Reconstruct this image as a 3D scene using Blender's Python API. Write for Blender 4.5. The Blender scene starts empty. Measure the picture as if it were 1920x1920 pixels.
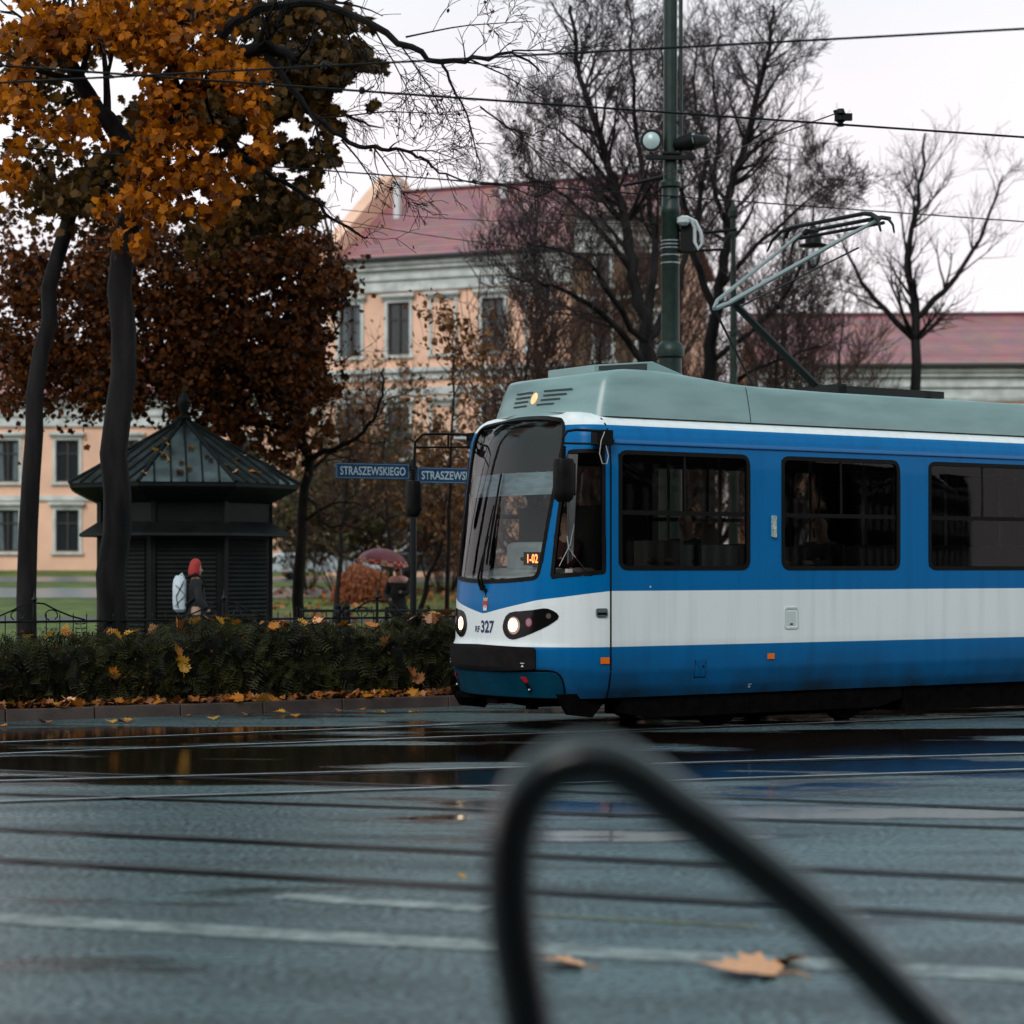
import bpy, bmesh, math, random, bisect
from math import radians as R, pi, sin, cos, sqrt
from mathutils import Vector, Matrix
import numpy as np
random.seed(7)
sc = bpy.context.scene
C = sc.collection

# ------------------------------------------------------------------ camera, sky, sun, exposure
F = 4148.0; CAM_H = 1.65; HZ = 1067.0            # focal length in pixels of a 1920 frame, eye height, horizon row
cam_d = bpy.data.cameras.new('camera'); cam = bpy.data.objects.new('camera', cam_d); C.objects.link(cam)
cam.location = (0, 0, CAM_H); cam.rotation_euler = (R(90), 0, 0)
cam_d.sensor_width = 36; cam_d.lens = F/1920*36; cam_d.shift_y = (HZ-960)/1920
cam_d.clip_start = .1; cam_d.clip_end = 2000
cam_d.dof.use_dof = True; cam_d.dof.focus_distance = 22.6; cam_d.dof.aperture_fstop = 1.6; cam_d.dof.aperture_blades = 9
sc.camera = cam
W = bpy.data.worlds.new('World'); sc.world = W; W.use_nodes = True
nt = W.node_tree; nt.nodes.clear()
out = nt.nodes.new('ShaderNodeOutputWorld'); bg = nt.nodes.new('ShaderNodeBackground')
sky = nt.nodes.new('ShaderNodeTexSky'); sky.sky_type = 'NISHITA'; sky.sun_disc = False
sky.sun_elevation = R(38); sky.sun_rotation = R(200); sky.dust_density = 3
tc = nt.nodes.new('ShaderNodeTexCoord'); sep = nt.nodes.new('ShaderNodeSeparateXYZ'); ramp = nt.nodes.new('ShaderNodeValToRGB')
noi = nt.nodes.new('ShaderNodeTexNoise'); noi.inputs['Scale'].default_value = 2.2; noi.inputs['Detail'].default_value = 5
mx = nt.nodes.new('ShaderNodeMix'); mx.data_type = 'RGBA'
mul = nt.nodes.new('ShaderNodeMix'); mul.data_type = 'RGBA'; mul.blend_type = 'MULTIPLY'; mul.inputs[0].default_value = 1
cl = nt.nodes.new('ShaderNodeMapRange'); cl.inputs[1].default_value = .3; cl.inputs[2].default_value = .7; cl.inputs[3].default_value = .86; cl.inputs[4].default_value = 1.06
nt.links.new(tc.outputs['Generated'], sep.inputs[0]); nt.links.new(sep.outputs['Z'], ramp.inputs[0]); nt.links.new(tc.outputs['Generated'], noi.inputs['Vector'])
e = ramp.color_ramp.elements                      # cloud deck: bright near the horizon, cooler overhead (world units of the sky texture)
e[0].position = 0.0; e[0].color = (.96, .895, .925, 1); e[1].position = .9; e[1].color = (.42, .56, .61, 1)
k = e.new(.20); k.color = (.96, .905, .935, 1); k = e.new(.40); k.color = (.52, .71, .77, 1)
sc10 = nt.nodes.new('ShaderNodeVectorMath'); sc10.operation = 'SCALE'; sc10.inputs['Scale'].default_value = 9.6
nt.links.new(ramp.outputs[0], sc10.inputs[0]); nt.links.new(sc10.outputs[0], mul.inputs[6])
nt.links.new(noi.outputs['Fac'], cl.inputs[0]); nt.links.new(cl.outputs[0], mul.inputs[7])
mx.inputs[0].default_value = .96
nt.links.new(sky.outputs[0], mx.inputs[6]); nt.links.new(mul.outputs[2], mx.inputs[7])
nt.links.new(mx.outputs[2], bg.inputs[0]); bg.inputs[1].default_value = .1; nt.links.new(bg.outputs[0], out.inputs[0])
sd = bpy.data.lights.new('sun', 'SUN'); sun = bpy.data.objects.new('sun', sd); C.objects.link(sun)
sd.energy = 1.3; sd.angle = R(25); sd.color = (1, .98, .95)
sun.rotation_euler = (R(52), 0, R(-20))
vs = sc.view_settings; vs.view_transform = 'Standard'; vs.look = 'None'; vs.exposure = .35; vs.gamma = 1
sc.cycles.max_bounces = 8; sc.cycles.transparent_max_bounces = 24; sc.cycles.caustics_reflective = False; sc.cycles.caustics_refractive = False
sc.cycles.use_denoising = True

def at(u, v, Y):                                  # point seen at column u, row v, at real distance Y
    return Vector(((u-960)/F*Y, Y, CAM_H+(HZ-v)/F*Y))
def ground(u, v, z=0):
    Y = (CAM_H-z)*F/(v-HZ); return Vector(((u-960)/F*Y, Y, z))

# ------------------------------------------------------------------ materials
MATS = {}
def mat(name, col, rough=.6, metal=0, var=0, scale=6, bump=0, bscale=40, emit=0, spec=.5, stretch=(1,1,1), col2=None, coat=0, island=0, trans=0):
    if name in MATS: return MATS[name]
    m = bpy.data.materials.new(name); m.use_nodes = True; n = m.node_tree; b = n.nodes['Principled BSDF']
    c4 = (*col, 1); b.inputs['Base Color'].default_value = c4; b.inputs['Roughness'].default_value = rough; b.inputs['Metallic'].default_value = metal
    b.inputs['Specular IOR Level'].default_value = spec; b.inputs['Coat Weight'].default_value = coat; b.inputs['Coat Roughness'].default_value = .08
    if emit: b.inputs['Emission Color'].default_value = c4; b.inputs['Emission Strength'].default_value = emit
    t = n.nodes.new('ShaderNodeTexCoord'); mp = n.nodes.new('ShaderNodeMapping'); mp.inputs['Scale'].default_value = stretch
    n.links.new(t.outputs['Object'], mp.inputs[0])
    if var or island:
        mixn = n.nodes.new('ShaderNodeMix'); mixn.data_type = 'RGBA'
        mixn.inputs[6].default_value = (*(c*(1-var) for c in col), 1); mixn.inputs[7].default_value = (*(col2 or tuple(min(1, c*(1+var)) for c in col)), 1)
        if island:
            g = n.nodes.new('ShaderNodeNewGeometry'); n.links.new(g.outputs['Random Per Island'], mixn.inputs[0])
        else:
            no = n.nodes.new('ShaderNodeTexNoise'); no.inputs['Scale'].default_value = scale; no.inputs['Detail'].default_value = 6
            mr = n.nodes.new('ShaderNodeMapRange'); mr.inputs[1].default_value = .35; mr.inputs[2].default_value = .65
            n.links.new(mp.outputs[0], no.inputs['Vector']); n.links.new(no.outputs['Fac'], mr.inputs[0]); n.links.new(mr.outputs[0], mixn.inputs[0])
        n.links.new(mixn.outputs[2], b.inputs['Base Color'])
    if bump:
        nb = n.nodes.new('ShaderNodeTexNoise'); nb.inputs['Scale'].default_value = bscale; nb.inputs['Detail'].default_value = 4
        bp = n.nodes.new('ShaderNodeBump'); bp.inputs['Strength'].default_value = bump; bp.inputs['Distance'].default_value = .02
        n.links.new(mp.outputs[0], nb.inputs['Vector']); n.links.new(nb.outputs['Fac'], bp.inputs['Height']); n.links.new(bp.outputs[0], b.inputs['Normal'])
    if trans:                                     # thin leaf: some light comes through
        tr = n.nodes.new('ShaderNodeBsdfTranslucent'); ms = n.nodes.new('ShaderNodeMixShader'); ms.inputs[0].default_value = trans
        if var or island: n.links.new(mixn.outputs[2], tr.inputs[0])
        else: tr.inputs[0].default_value = c4
        n.links.new(b.outputs[0], ms.inputs[1]); n.links.new(tr.outputs[0], ms.inputs[2]); n.links.new(ms.outputs[0], n.nodes['Material Output'].inputs[0])
    MATS[name] = m; return m
def glass(name, tint, rough=.02, gloss=1.0, ior=1.5):
    if name in MATS: return MATS[name]
    m = bpy.data.materials.new(name); m.use_nodes = True; n = m.node_tree; n.nodes.clear()
    o = n.nodes.new('ShaderNodeOutputMaterial'); t = n.nodes.new('ShaderNodeBsdfTransparent'); g = n.nodes.new('ShaderNodeBsdfGlossy')
    t.inputs[0].default_value = (*tint, 1); g.inputs['Roughness'].default_value = rough; g.inputs[0].default_value = (gloss, gloss, gloss, 1)
    f = n.nodes.new('ShaderNodeFresnel'); f.inputs[0].default_value = ior; s = n.nodes.new('ShaderNodeMixShader')
    n.links.new(f.outputs[0], s.inputs[0]); n.links.new(t.outputs[0], s.inputs[1]); n.links.new(g.outputs[0], s.inputs[2]); n.links.new(s.outputs[0], o.inputs[0])
    MATS[name] = m; return m

# ------------------------------------------------------------------ mesh builder
class MB:
    def __init__(s): s.v = []; s.f = []; s.m = []; s.uv = None
    def add(s, vs, fs, mi=0):
        o = len(s.v); s.v += [tuple(p) for p in vs]; s.f += [tuple(i+o for i in f) for f in fs]; s.m += [mi]*len(fs); return s
    def box(s, x0, x1, y0, y1, z0, z1, M=None, mi=0):
        P = [Vector((x, y, z)) for x in (x0, x1) for y in (y0, y1) for z in (z0, z1)]
        if M is not None: P = [M @ p for p in P]
        return s.add(P, [(0,1,3,2),(4,6,7,5),(0,4,5,1),(2,3,7,6),(0,2,6,4),(1,5,7,3)], mi)
    def tube(s, pts, r, k=8, caps=True, mi=0):
        pts = [Vector(p) for p in pts]; n = len(pts)
        rr = r if isinstance(r, (list, tuple)) else [r]*n
        vs = []; fs = []; up = None
        for i, p in enumerate(pts):
            d = (pts[min(i+1, n-1)]-pts[max(i-1, 0)])
            if d.length < 1e-9: d = Vector((0, 0, 1))
            d.normalize()
            if up is None: up = d.orthogonal().normalized()
            up = (up-d*up.dot(d)); up = up.normalized() if up.length > 1e-5 else d.orthogonal().normalized()
            w = d.cross(up)
            for j in range(k):
                a = 2*pi*j/k; vs.append(p+(up*cos(a)+w*sin(a))*rr[i])
        for i in range(n-1):
            for j in range(k):
                a = i*k+j; b = i*k+(j+1) % k; fs.append((a, b, b+k, a+k))
        if caps: fs.append(tuple(range(k-1, -1, -1))); fs.append(tuple((n-1)*k+j for j in range(k)))
        return s.add(vs, fs, mi)
    def lathe(s, prof, c=(0,0,0), k=16, M=None, mi=0):                 # prof: (r, z)
        vs = []; fs = []
        for r, z in prof:
            for j in range(k):
                a = 2*pi*j/k; p = Vector((c[0]+r*cos(a), c[1]+r*sin(a), c[2]+z)); vs.append(M @ p if M is not None else p)
        for i in range(len(prof)-1):
            for j in range(k):
                a = i*k+j; b = i*k+(j+1) % k; fs.append((a, b, b+k, a+k))
        fs.append(tuple(range(k-1, -1, -1))); fs.append(tuple((len(prof)-1)*k+j for j in range(k)))
        return s.add(vs, fs, mi)
    def prism(s, poly, z0, z1, M=None, mi=0):                           # poly: (x, y) outline, extruded along z
        n = len(poly); P = [Vector((x, y, z0)) for x, y in poly]+[Vector((x, y, z1)) for x, y in poly]
        if M is not None: P = [M @ p for p in P]
        return s.add(P, [tuple(range(n-1, -1, -1)), tuple(range(n, 2*n))]+[(i, (i+1) % n, (i+1) % n+n, i+n) for i in range(n)], mi)
    def build(s, name, mats, parent=None, smooth=False, bevel=0, fix=True):
        me = bpy.data.meshes.new(name); me.from_pydata(s.v, [], s.f)
        if not isinstance(mats, (list, tuple)): mats = [mats]
        for m in mats: me.materials.append(m)
        if len(mats) > 1: me.polygons.foreach_set('material_index', s.m)
        if fix and len(s.f) < 30000:
            b = bmesh.new(); b.from_mesh(me); bmesh.ops.recalc_face_normals(b, faces=b.faces); b.to_mesh(me); b.free()
        if smooth: me.polygons.foreach_set('use_smooth', [True]*len(me.polygons))
        me.update()
        o = bpy.data.objects.new(name, me); C.objects.link(o); o.parent = parent
        if bevel:
            md = o.modifiers.new('edge', 'BEVEL'); md.width = bevel; md.segments = 2; md.limit_method = 'ANGLE'; md.angle_limit = R(40)
        if smooth:
            try: me.set_sharp_from_angle(angle=R(42))
            except Exception: pass
        return o
def tag(o, label=None, cat=None, group=None, kind=None):
    if label: o['label'] = label
    if cat: o['category'] = cat
    if group: o['group'] = group
    if kind: o['kind'] = kind
    return o
def thing(name, label, cat, loc=(0,0,0), rz=0, group=None):
    o = bpy.data.objects.new(name, None); C.objects.link(o); o.location = loc; o.rotation_euler = (0, 0, rz); o.empty_display_size = .1
    return tag(o, label, cat, group)
def copy_tree(o, parent=None):
    c = o.copy(); C.objects.link(c); c.parent = parent
    for ch in list(o.children): copy_tree(ch, c)
    return c
def text_mesh(name, body, size, mapf, m, parent, bold=.0, sx=1.0, align='LEFT', space=1.0):
    cu = bpy.data.curves.new(name, 'FONT'); cu.body = body; cu.size = size; cu.offset = bold; cu.align_x = align; cu.space_character = space; cu.resolution_u = 3
    t = bpy.data.objects.new('tmp', cu); C.objects.link(t); dg = bpy.context.evaluated_depsgraph_get()
    me = bpy.data.meshes.new_from_object(t.evaluated_get(dg)); bpy.data.objects.remove(t); bpy.data.curves.remove(cu)
    for v in me.vertices: v.co = Vector(mapf(v.co.x*sx, v.co.y))
    me.materials.clear(); me.materials.append(m); me.name = name
    o = bpy.data.objects.new(name, me); C.objects.link(o); o.parent = parent; return o
def skin_mesh(name, nodes, edges, m, parent=None, sub=2):               # one continuous surface grown round a skeleton; nodes: (x,y,z,rx,ry)
    me = bpy.data.meshes.new(name); me.from_pydata([n[:3] for n in nodes], edges, [])
    o = bpy.data.objects.new(name, me); C.objects.link(o)
    sk = o.modifiers.new('skin', 'SKIN'); me.skin_vertices[0].data[0].use_root = True
    for i, n in enumerate(nodes): me.skin_vertices[0].data[i].radius = (n[3], n[4] if len(n) > 4 else n[3])
    s = o.modifiers.new('sub', 'SUBSURF'); s.levels = sub; s.render_levels = sub
    dg = bpy.context.evaluated_depsgraph_get(); me2 = bpy.data.meshes.new_from_object(o.evaluated_get(dg))
    bpy.data.objects.remove(o); me2.name = name; me2.materials.clear(); me2.materials.append(m)
    me2.polygons.foreach_set('use_smooth', [True]*len(me2.polygons))
    o = bpy.data.objects.new(name, me2); C.objects.link(o); o.parent = parent; return o

# ------------------------------------------------------------------ ground, road, kerb
KD = Vector((.874, .486, 0)); KN = Vector((-.486, .874, 0))             # kerb direction, away from the road
KP = ground(340, 1342)
KERB = [KP+KD*q for q in (-60, -20, -8, -4, 0, 2, 3.4)]
for q, s_ in ((4.2, .08), (5.0, .32), (5.8, .8), (6.6, 1.5), (7.4, 2.6), (8.4, 4.4), (10, 7.5), (13, 14), (20, 30)): KERB.append(KP+KD*q+KN*s_)
def park_z(Y): return .12 if Y < 42 else .12+.028*(Y-42)
asph = bpy.data.materials.new('wet_asphalt'); asph.use_nodes = True
n = asph.node_tree; b = n.nodes['Principled BSDF']
t = n.nodes.new('ShaderNodeTexCoord')
def nz(scale, vec, detail=4, st=(1,1,1), rot=0):
    mp = n.nodes.new('ShaderNodeMapping'); mp.inputs['Scale'].default_value = st; mp.inputs['Rotation'].default_value = (0, 0, rot)
    n.links.new(t.outputs['Object'], mp.inputs[0]); q = n.nodes.new('ShaderNodeTexNoise'); q.inputs['Scale'].default_value = scale; q.inputs['Detail'].default_value = detail
    n.links.new(mp.outputs[0], q.inputs['Vector']); return q.outputs['Fac']
def mr(x, a, b_, c, d):
    q = n.nodes.new('ShaderNodeMapRange'); q.inputs[1].default_value = a; q.inputs[2].default_value = b_; q.inputs[3].default_value = c; q.inputs[4].default_value = d
    n.links.new(x, q.inputs[0]); return q.outputs[0]
def mth(op, a, b_):
    q = n.nodes.new('ShaderNodeMath'); q.operation = op
    for i, x in enumerate((a, b_)):
        if isinstance(x, (int, float)): q.inputs[i].default_value = x
        else: n.links.new(x, q.inputs[i])
    return q.outputs[0]
pud = nz(.9, None, 7, (.30, 1.0, 1), .12); sepo = n.nodes.new('ShaderNodeSeparateXYZ'); n.links.new(t.outputs['Object'], sepo.inputs[0])
near = mr(sepo.outputs['Y'], 11.5, 17.5, -.12, .065)                      # water stands in the low strip of track by the tram
pudv = mth('ADD', mth('ADD', pud, near), mth('MULTIPLY', mr(sepo.outputs['Y'], 16.8, 18.2, 0, .075), mr(sepo.outputs['Y'], 22.0, 23.2, 1, -.9))); wet = mr(pudv, .51, .58, 0, 1)
streak = nz(1.3, None, 8, (.35, 1.6, 1), .08)
ro = mth('MAXIMUM', mth('SUBTRACT', mr(streak, .35, .68, .42, .22), mth('MULTIPLY', wet, .34)), .06)
n.links.new(ro, b.inputs['Roughness'])
fine = nz(24, None, 9); med = nz(14, None, 4)
bh = mth('ADD', fine, mth('MULTIPLY', med, .5)); bp = n.nodes.new('ShaderNodeBump'); bp.inputs['Distance'].default_value = .016
n.links.new(bh, bp.inputs['Height']); n.links.new(mr(wet, 0, 1, .75, .04), bp.inputs['Strength']); n.links.new(bp.outputs[0], b.inputs['Normal'])
mc = n.nodes.new('ShaderNodeMix'); mc.data_type = 'RGBA'; mc.inputs[6].default_value = (.008, .015, .017, 1); mc.inputs[7].default_value = (.12, .185, .195, 1)
n.links.new(mr(mth('ADD', mth('MULTIPLY', fine, .66), mth('MULTIPLY', streak, .34)), .44, .58, 0, 1), mc.inputs[0])
mc2 = n.nodes.new('ShaderNodeMix'); mc2.data_type = 'RGBA'; mc2.inputs[7].default_value = (.010, .006, .004, 1)
n.links.new(mc.outputs[2], mc2.inputs[6]); n.links.new(wet, mc2.inputs[0]); n.links.new(mc2.outputs[2], b.inputs['Base Color'])
b.inputs['IOR'].default_value = 1.5; b.inputs['Specular IOR Level'].default_value = .75

def sheet(name, pts, z, m, kind='structure', label=None):
    mb = MB(); mb.add([(p[0], p[1], z(p[1]) if callable(z) else z) for p in pts], [tuple(range(len(pts)))]); o = mb.build(name, m, fix=False)
    if o.data.polygons[0].normal.z < 0: o.data.flip_normals()
    return tag(o, label, kind=kind)
# far-reaching ground under everything
sheet('ground', [(-700, -60), (700, -60), (700, 1200), (-700, 1200)], -.03, mat('soil', (.05, .045, .035), .9, var=.3, scale=.3))
rp = [(-80, -12), (90, -12)]+[(90, 60)]+[(p.x, p.y) for p in reversed(KERB)]+[(-80, KERB[0].y)]
sheet('road', rp, 0, asph)
# park behind the kerb: a gently rising sheet built as strips
def park_strip(name, mt, off0, off1, dz, kind='structure'):
    mb = MB(); vs = []
    for p in KERB:
        for o_ in (off0, off1):
            q = p+KN*o_; vs.append((q.x, q.y, .12+dz))
    mb.add(vs, [(2*i, 2*i+1, 2*i+3, 2*i+2) for i in range(len(KERB)-1)]); o = mb.build(name, mt, fix=False)
    if o.data.polygons[0].normal.z < 0: o.data.flip_normals()
    return tag(o, kind=kind)
m_kerb = mat('kerb_stone', (.060, .040, .034), .45, var=.3, scale=3, bump=.3, bscale=60)
mb = MB()
for i in range(len(KERB)-1):                                            # kerb stones about a metre long with open joints
    a, b2 = KERB[i], KERB[i+1]; L = (b2-a).length; k = max(1, round(L/1.0)); d = (b2-a)/k; dn = d.normalized(); pn = Vector((-dn.y, dn.x, 0))
    if i == 0: k = 1; d = b2-a
    for j in range(k):
        p = a+d*j; q = a+d*(j+1)-dn*.012; h = random.uniform(-.003, .003)
        P = [p, q, q+pn*.15, p+pn*.15]
        mb.add([(x.x, x.y, 0) for x in P]+[(P[0].x+pn.x*.012, P[0].y+pn.y*.012, .13+h), (P[1].x+pn.x*.012, P[1].y+pn.y*.012, .13+h), (P[2].x, P[2].y, .13+h), (P[3].x, P[3].y, .13+h)],
               [(0,1,5,4),(1,2,6,5),(2,3,7,6),(3,0,4,7),(4,5,6,7)])
tag(mb.build('kerb', m_kerb, bevel=.008), kind='structure')
m_earth = mat('wet_earth', (.035, .024, .018), .8, var=.4, scale=5, bump=.4, bscale=30)
park_strip('hedge_bed', m_earth, .15, 1.7, -.005)
m_pave = mat('wet_paving', (.16, .17, .18), .3, var=.3, scale=2, bump=.2, bscale=30)
park_strip('pavement', m_pave, 1.7, 7.5, 0)
m_grass = mat('lawn', (.085, .115, .012), .85, var=.45, scale=1.1, bump=.6, bscale=40)
mb = MB(); ys = [33, 42, 50, 60, 75, 90, 130]; 
for i in range(len(ys)-1):
    mb.add([(-60, ys[i], park_z(ys[i])-.012), (70, ys[i], park_z(ys[i])-.012), (70, ys[i+1], park_z(ys[i+1])-.012), (-60, ys[i+1], park_z(ys[i+1])-.012)], [(0,1,2,3)])
# edge wedge joining lawn to the pavement
mb.add([(-60, 0, .105), (-60, 33, .108), (70, 33, .108), (70, 60, .105)], [])
o = mb.build('grass', m_grass, fix=False); tag(o, kind='structure')
def path(name, y0, y1, x0, x1, m, tilt=0, dz=.004):
    mb = MB(); mb.add([(x0, y0, park_z(y0)+dz), (x1, y0+tilt, park_z(y0+tilt)+dz), (x1, y1+tilt, park_z(y1+tilt)+dz), (x0, y1, park_z(y1)+dz)], [(0,1,2,3)]); return tag(mb.build(name, m, fix=False), kind='structure')
path('path', 66, 74, -40, -4.4, m_pave)
path('path', 52, 54.5, -40, 30, mat('dark_path', (.05, .035, .03), .6, var=.3, scale=1), 0)
path('street', 80, 86, -40, 50, mat('far_asphalt', (.14, .15, .16), .3, var=.2, scale=1))
for o in C.objects:
    if o.name.startswith('street'): o['kind'] = 'structure'

# painted lines on the road, worn
def worn_paint():
    m = bpy.data.materials.new('worn_road_paint'); m.use_nodes = True; n = m.node_tree; b = n.nodes['Principled BSDF']
    t = n.nodes.new('ShaderNodeTexCoord'); q = n.nodes.new('ShaderNodeTexNoise'); q.inputs['Scale'].default_value = 5; q.inputs['Detail'].default_value = 12; q.inputs['Roughness'].default_value = .85
    n.links.new(t.outputs['Object'], q.inputs['Vector'])
    r = n.nodes.new('ShaderNodeMapRange'); r.inputs[1].default_value = .38; r.inputs[2].default_value = .62; n.links.new(q.outputs['Fac'], r.inputs[0])
    c = n.nodes.new('ShaderNodeMix'); c.data_type = 'RGBA'; c.inputs[6].default_value = (.03, .042, .045, 1); c.inputs[7].default_value = (.42, .45, .43, 1)
    n.links.new(r.outputs[0], c.inputs[0]); n.links.new(c.outputs[2], b.inputs['Base Color']); b.inputs['Roughness'].default_value = .4; return m
m_paint = worn_paint()
def line_strip(name, a, b_, w, z, m, kind='structure', seg=14, jag=0):
    d = (b_-a); L = d.length; dn = d.normalized(); pn = Vector((-dn.y, dn.x, 0)); mb = MB(); vs = []
    for i in range(seg+1):
        p = a+d*i/seg
        for s_ in (-1, 1):
            q = p+pn*(s_*(w/2)+(random.uniform(-jag, jag))); vs.append((q.x, q.y, z))
    mb.add(vs, [(2*i, 2*i+1, 2*i+3, 2*i+2) for i in range(seg)]); o = mb.build(name, m, fix=False)
    for f in o.data.polygons:
        if f.normal.z < 0: o.data.flip_normals()
        break
    return o
tag(line_strip('road_marking', ground(-200, 1712), ground(2300, 1852), .27, .004, m_paint, seg=60, jag=.002), kind='structure')
tag(line_strip('road_marking', ground(520, 1681), ground(915, 1706), .20, .004, m_paint, seg=30, jag=.003), kind='structure')
tag(line_strip('road_marking', ground(1000, 1716), ground(1420, 1739), .05, .004, mat('old_yellow_line', (.16, .15, .07), .4, var=.5, scale=20), seg=30, jag=.01), kind='structure')
# tram tracks: each is one thing, its rails are parts
m_rail = mat('rail_steel', (.75, .76, .78), .42, 1, var=.2, scale=3, stretch=(.3, 3, 1)); m_rail_dark = mat('rail_dark', (.05, .045, .042), .35, .5, var=.6, scale=2, stretch=(.3, 3, 1), col2=(.16, .17, .18)); m_groove = mat('rail_groove', (.008, .006, .006), .55)
m_railbed = mat('rail_joint_tar', (.018, .016, .016), .22)
def track(label, rails, headw=.055, groove=.045, dark=False):
    t_ = thing('tram_track', label, 'tram track', (0, 0, 0), group='tram tracks in the wet road')
    for (a, b_) in rails:
        d = (b_-a).normalized(); pn = Vector((-d.y, d.x, 0)); pn = pn if pn.y > 0 else -pn
        a2, b2 = a-d*14, b_+d*16
        r = line_strip('rail', a2, b2, headw, .012, m_rail_dark if dark else m_rail); r.parent = t_
        g = line_strip('groove', a2+pn*(headw/2+groove/2), b2+pn*(headw/2+groove/2), groove, .008, m_groove); g.parent = r
        g = line_strip('tar_joint', a2-pn*.01, b2-pn*.01, headw+groove+.07, .004, m_railbed, jag=.008, seg=60); g.parent = r
    return t_
track('tram track running under the blue tram, farthest from the painted line', [(ground(340, 1380), ground(1000, 1354)), (ground(340, 1402), ground(1000, 1377))])
track('bright wet tram track next in front of the blue tram', [(ground(340, 1457), ground(1581, 1424)), (ground(340, 1494), ground(1581, 1455))])
track('tram track slanting the other way across the middle of the road', [(ground(340, 1459), ground(1581, 1505)), (ground(340, 1501), ground(1581, 1543))], headw=.03, groove=.05, dark=True)
track('tram track nearest the worn white painted line', [(ground(340, 1573), ground(1581, 1634)), (ground(340, 1634), ground(1581, 1706))], headw=.035, groove=.085, dark=True)
CP=[(-.76,0),(-.738,.34),(-.665,.64),(-.53,.88),(-.36,1.05),(-.18,1.13),(0,1.165)]
HW=1.165
def cr(P,n=24):
    Q=[(P[1][0],-P[1][1])]+P+[(2*P[-1][0]-P[-2][0],P[-1][1])]
    out=[]
    for i in range(1,len(Q)-2):
        for k in range(n):
            t=k/n
            out.append(tuple(.5*((2*Q[i][j])+(-Q[i-1][j]+Q[i+1][j])*t+(2*Q[i-1][j]-5*Q[i][j]+4*Q[i+1][j]-Q[i+2][j])*t*t+(-Q[i-1][j]+3*Q[i][j]-3*Q[i+1][j]+Q[i+2][j])*t**3) for j in (0,1)))
    out.append(P[-1]); return out
CT=cr(CP); AL=[0]
for i in range(1,len(CT)): AL.append(AL[-1]+math.dist(CT[i],CT[i-1]))
LA=AL[-1]
def plan(a):
    b=abs(a); sg=1 if a>=0 else -1
    if b>=LA: return (b-LA, sg*HW)
    i=min(max(bisect.bisect(AL,b)-1,0),len(CT)-2); t=(b-AL[i])/(AL[i+1]-AL[i])
    return (CT[i][0]+(CT[i+1][0]-CT[i][0])*t, sg*(CT[i][1]+(CT[i+1][1]-CT[i][1])*t))
def lerp(T,z):
    if z<=T[0][0]: return T[0][1]
    for (z0,v0),(z1,v1) in zip(T,T[1:]):
        if z<=z1: return v0+(v1-v0)*(z-z0)/(z1-z0)
    return T[-1][1]
LEAN=[(.33,.09),(.62,-.02),(.64,-.05),(.87,-.05),(.9,-.01),(1.3,.0),(1.6,.03),(1.9,.07),(2.2,.12),(2.5,.175),(2.8,.24),(3.0,.29),(3.1,.33),(3.16,.37),(3.2,.43),(3.235,.53),(3.25,.66)]
TAP=[(.9,0),(1.6,.01),(2.4,.05),(3.1,.10),(3.25,.12)]
INS=[(.33,.085),(.45,.035),(.62,.0),(2.7,.0),(2.9,.015),(3.0,.035),(3.08,.07),(3.14,.12),(3.19,.19),(3.23,.29),(3.25,.42)]
def surf(a,z,off=0):
    def base(a,z):
        s,w=plan(a); b=abs(a)
        t=min(max((LA-.02-b)/(LA-.55),0),1); g=t*t*(3-2*t)
        w*=1-lerp(INS,z)/HW-g*lerp(TAP,z)
        return s+lerp(LEAN,z)*g, w
    s,w=base(a,z)
    if off:
        e=.01
        s1,w1=base(a+e,z); s0,w0=base(a-e,z); s2,w2=base(a,z+e); s3,w3=base(a,z-e)
        ta=(s1-s0,w1-w0,0); tz=(s2-s3,w2-w3,2*e)
        n=(ta[1]*tz[2]-ta[2]*tz[1], ta[2]*tz[0]-ta[0]*tz[2], ta[0]*tz[1]-ta[1]*tz[0])
        l=math.sqrt(sum(q*q for q in n)); n=[q/l for q in n]
        if n[0]*(-1 if abs(a)<LA else 0)+n[1]*(w)< 0: n=[-q for q in n]
        return (s+n[0]*off, w+n[1]*off, z+n[2]*off)
    return (s,w,z)
# ------------------------------------------------------------------ the tram
LT = 13.0                                         # length of the straight side built behind the nose
SEAM = Vector((.99, 22.2, 0)); TD = Vector((.829, .560, 0)); TN = Vector((-.560, .829, 0))
tram = thing('tram', 'blue and white city tram with lit headlights and grey roof housing', 'tram', SEAM+TN*HW, math.atan2(.560, .829))
def zband(a):
    T = [(0, 1.195), (.05, 1.20), (.17, 1.222), (.58, 1.297), (.77, 1.337), (1.02, 1.367), (1.29, 1.402), (1.55, 1.430)]
    return lerp(T, abs(a))
livery = bpy.data.materials.new('tram_paint'); livery.use_nodes = True
n = livery.node_tree; b = n.nodes['Principled BSDF']; uvn = n.nodes.new('ShaderNodeUVMap'); uvn.uv_map = 'livery'
sx_ = n.nodes.new('ShaderNodeSeparateXYZ'); n.links.new(uvn.outputs[0], sx_.inputs[0])
def m2(op, a, b_):
    q = n.nodes.new('ShaderNodeMath'); q.operation = op
    for i, x in enumerate((a, b_)):
        if isinstance(x, (int, float)): q.inputs[i].default_value = x
        else: n.links.new(x, q.inputs[i])
    return q.outputs[0]
u_, v_ = sx_.outputs['X'], sx_.outputs['Y']
isw = m2('MAXIMUM', m2('GREATER_THAN', v_, 3.105), m2('MULTIPLY', m2('LESS_THAN', u_, 0), m2('GREATER_THAN', v_, .868)))
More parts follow.
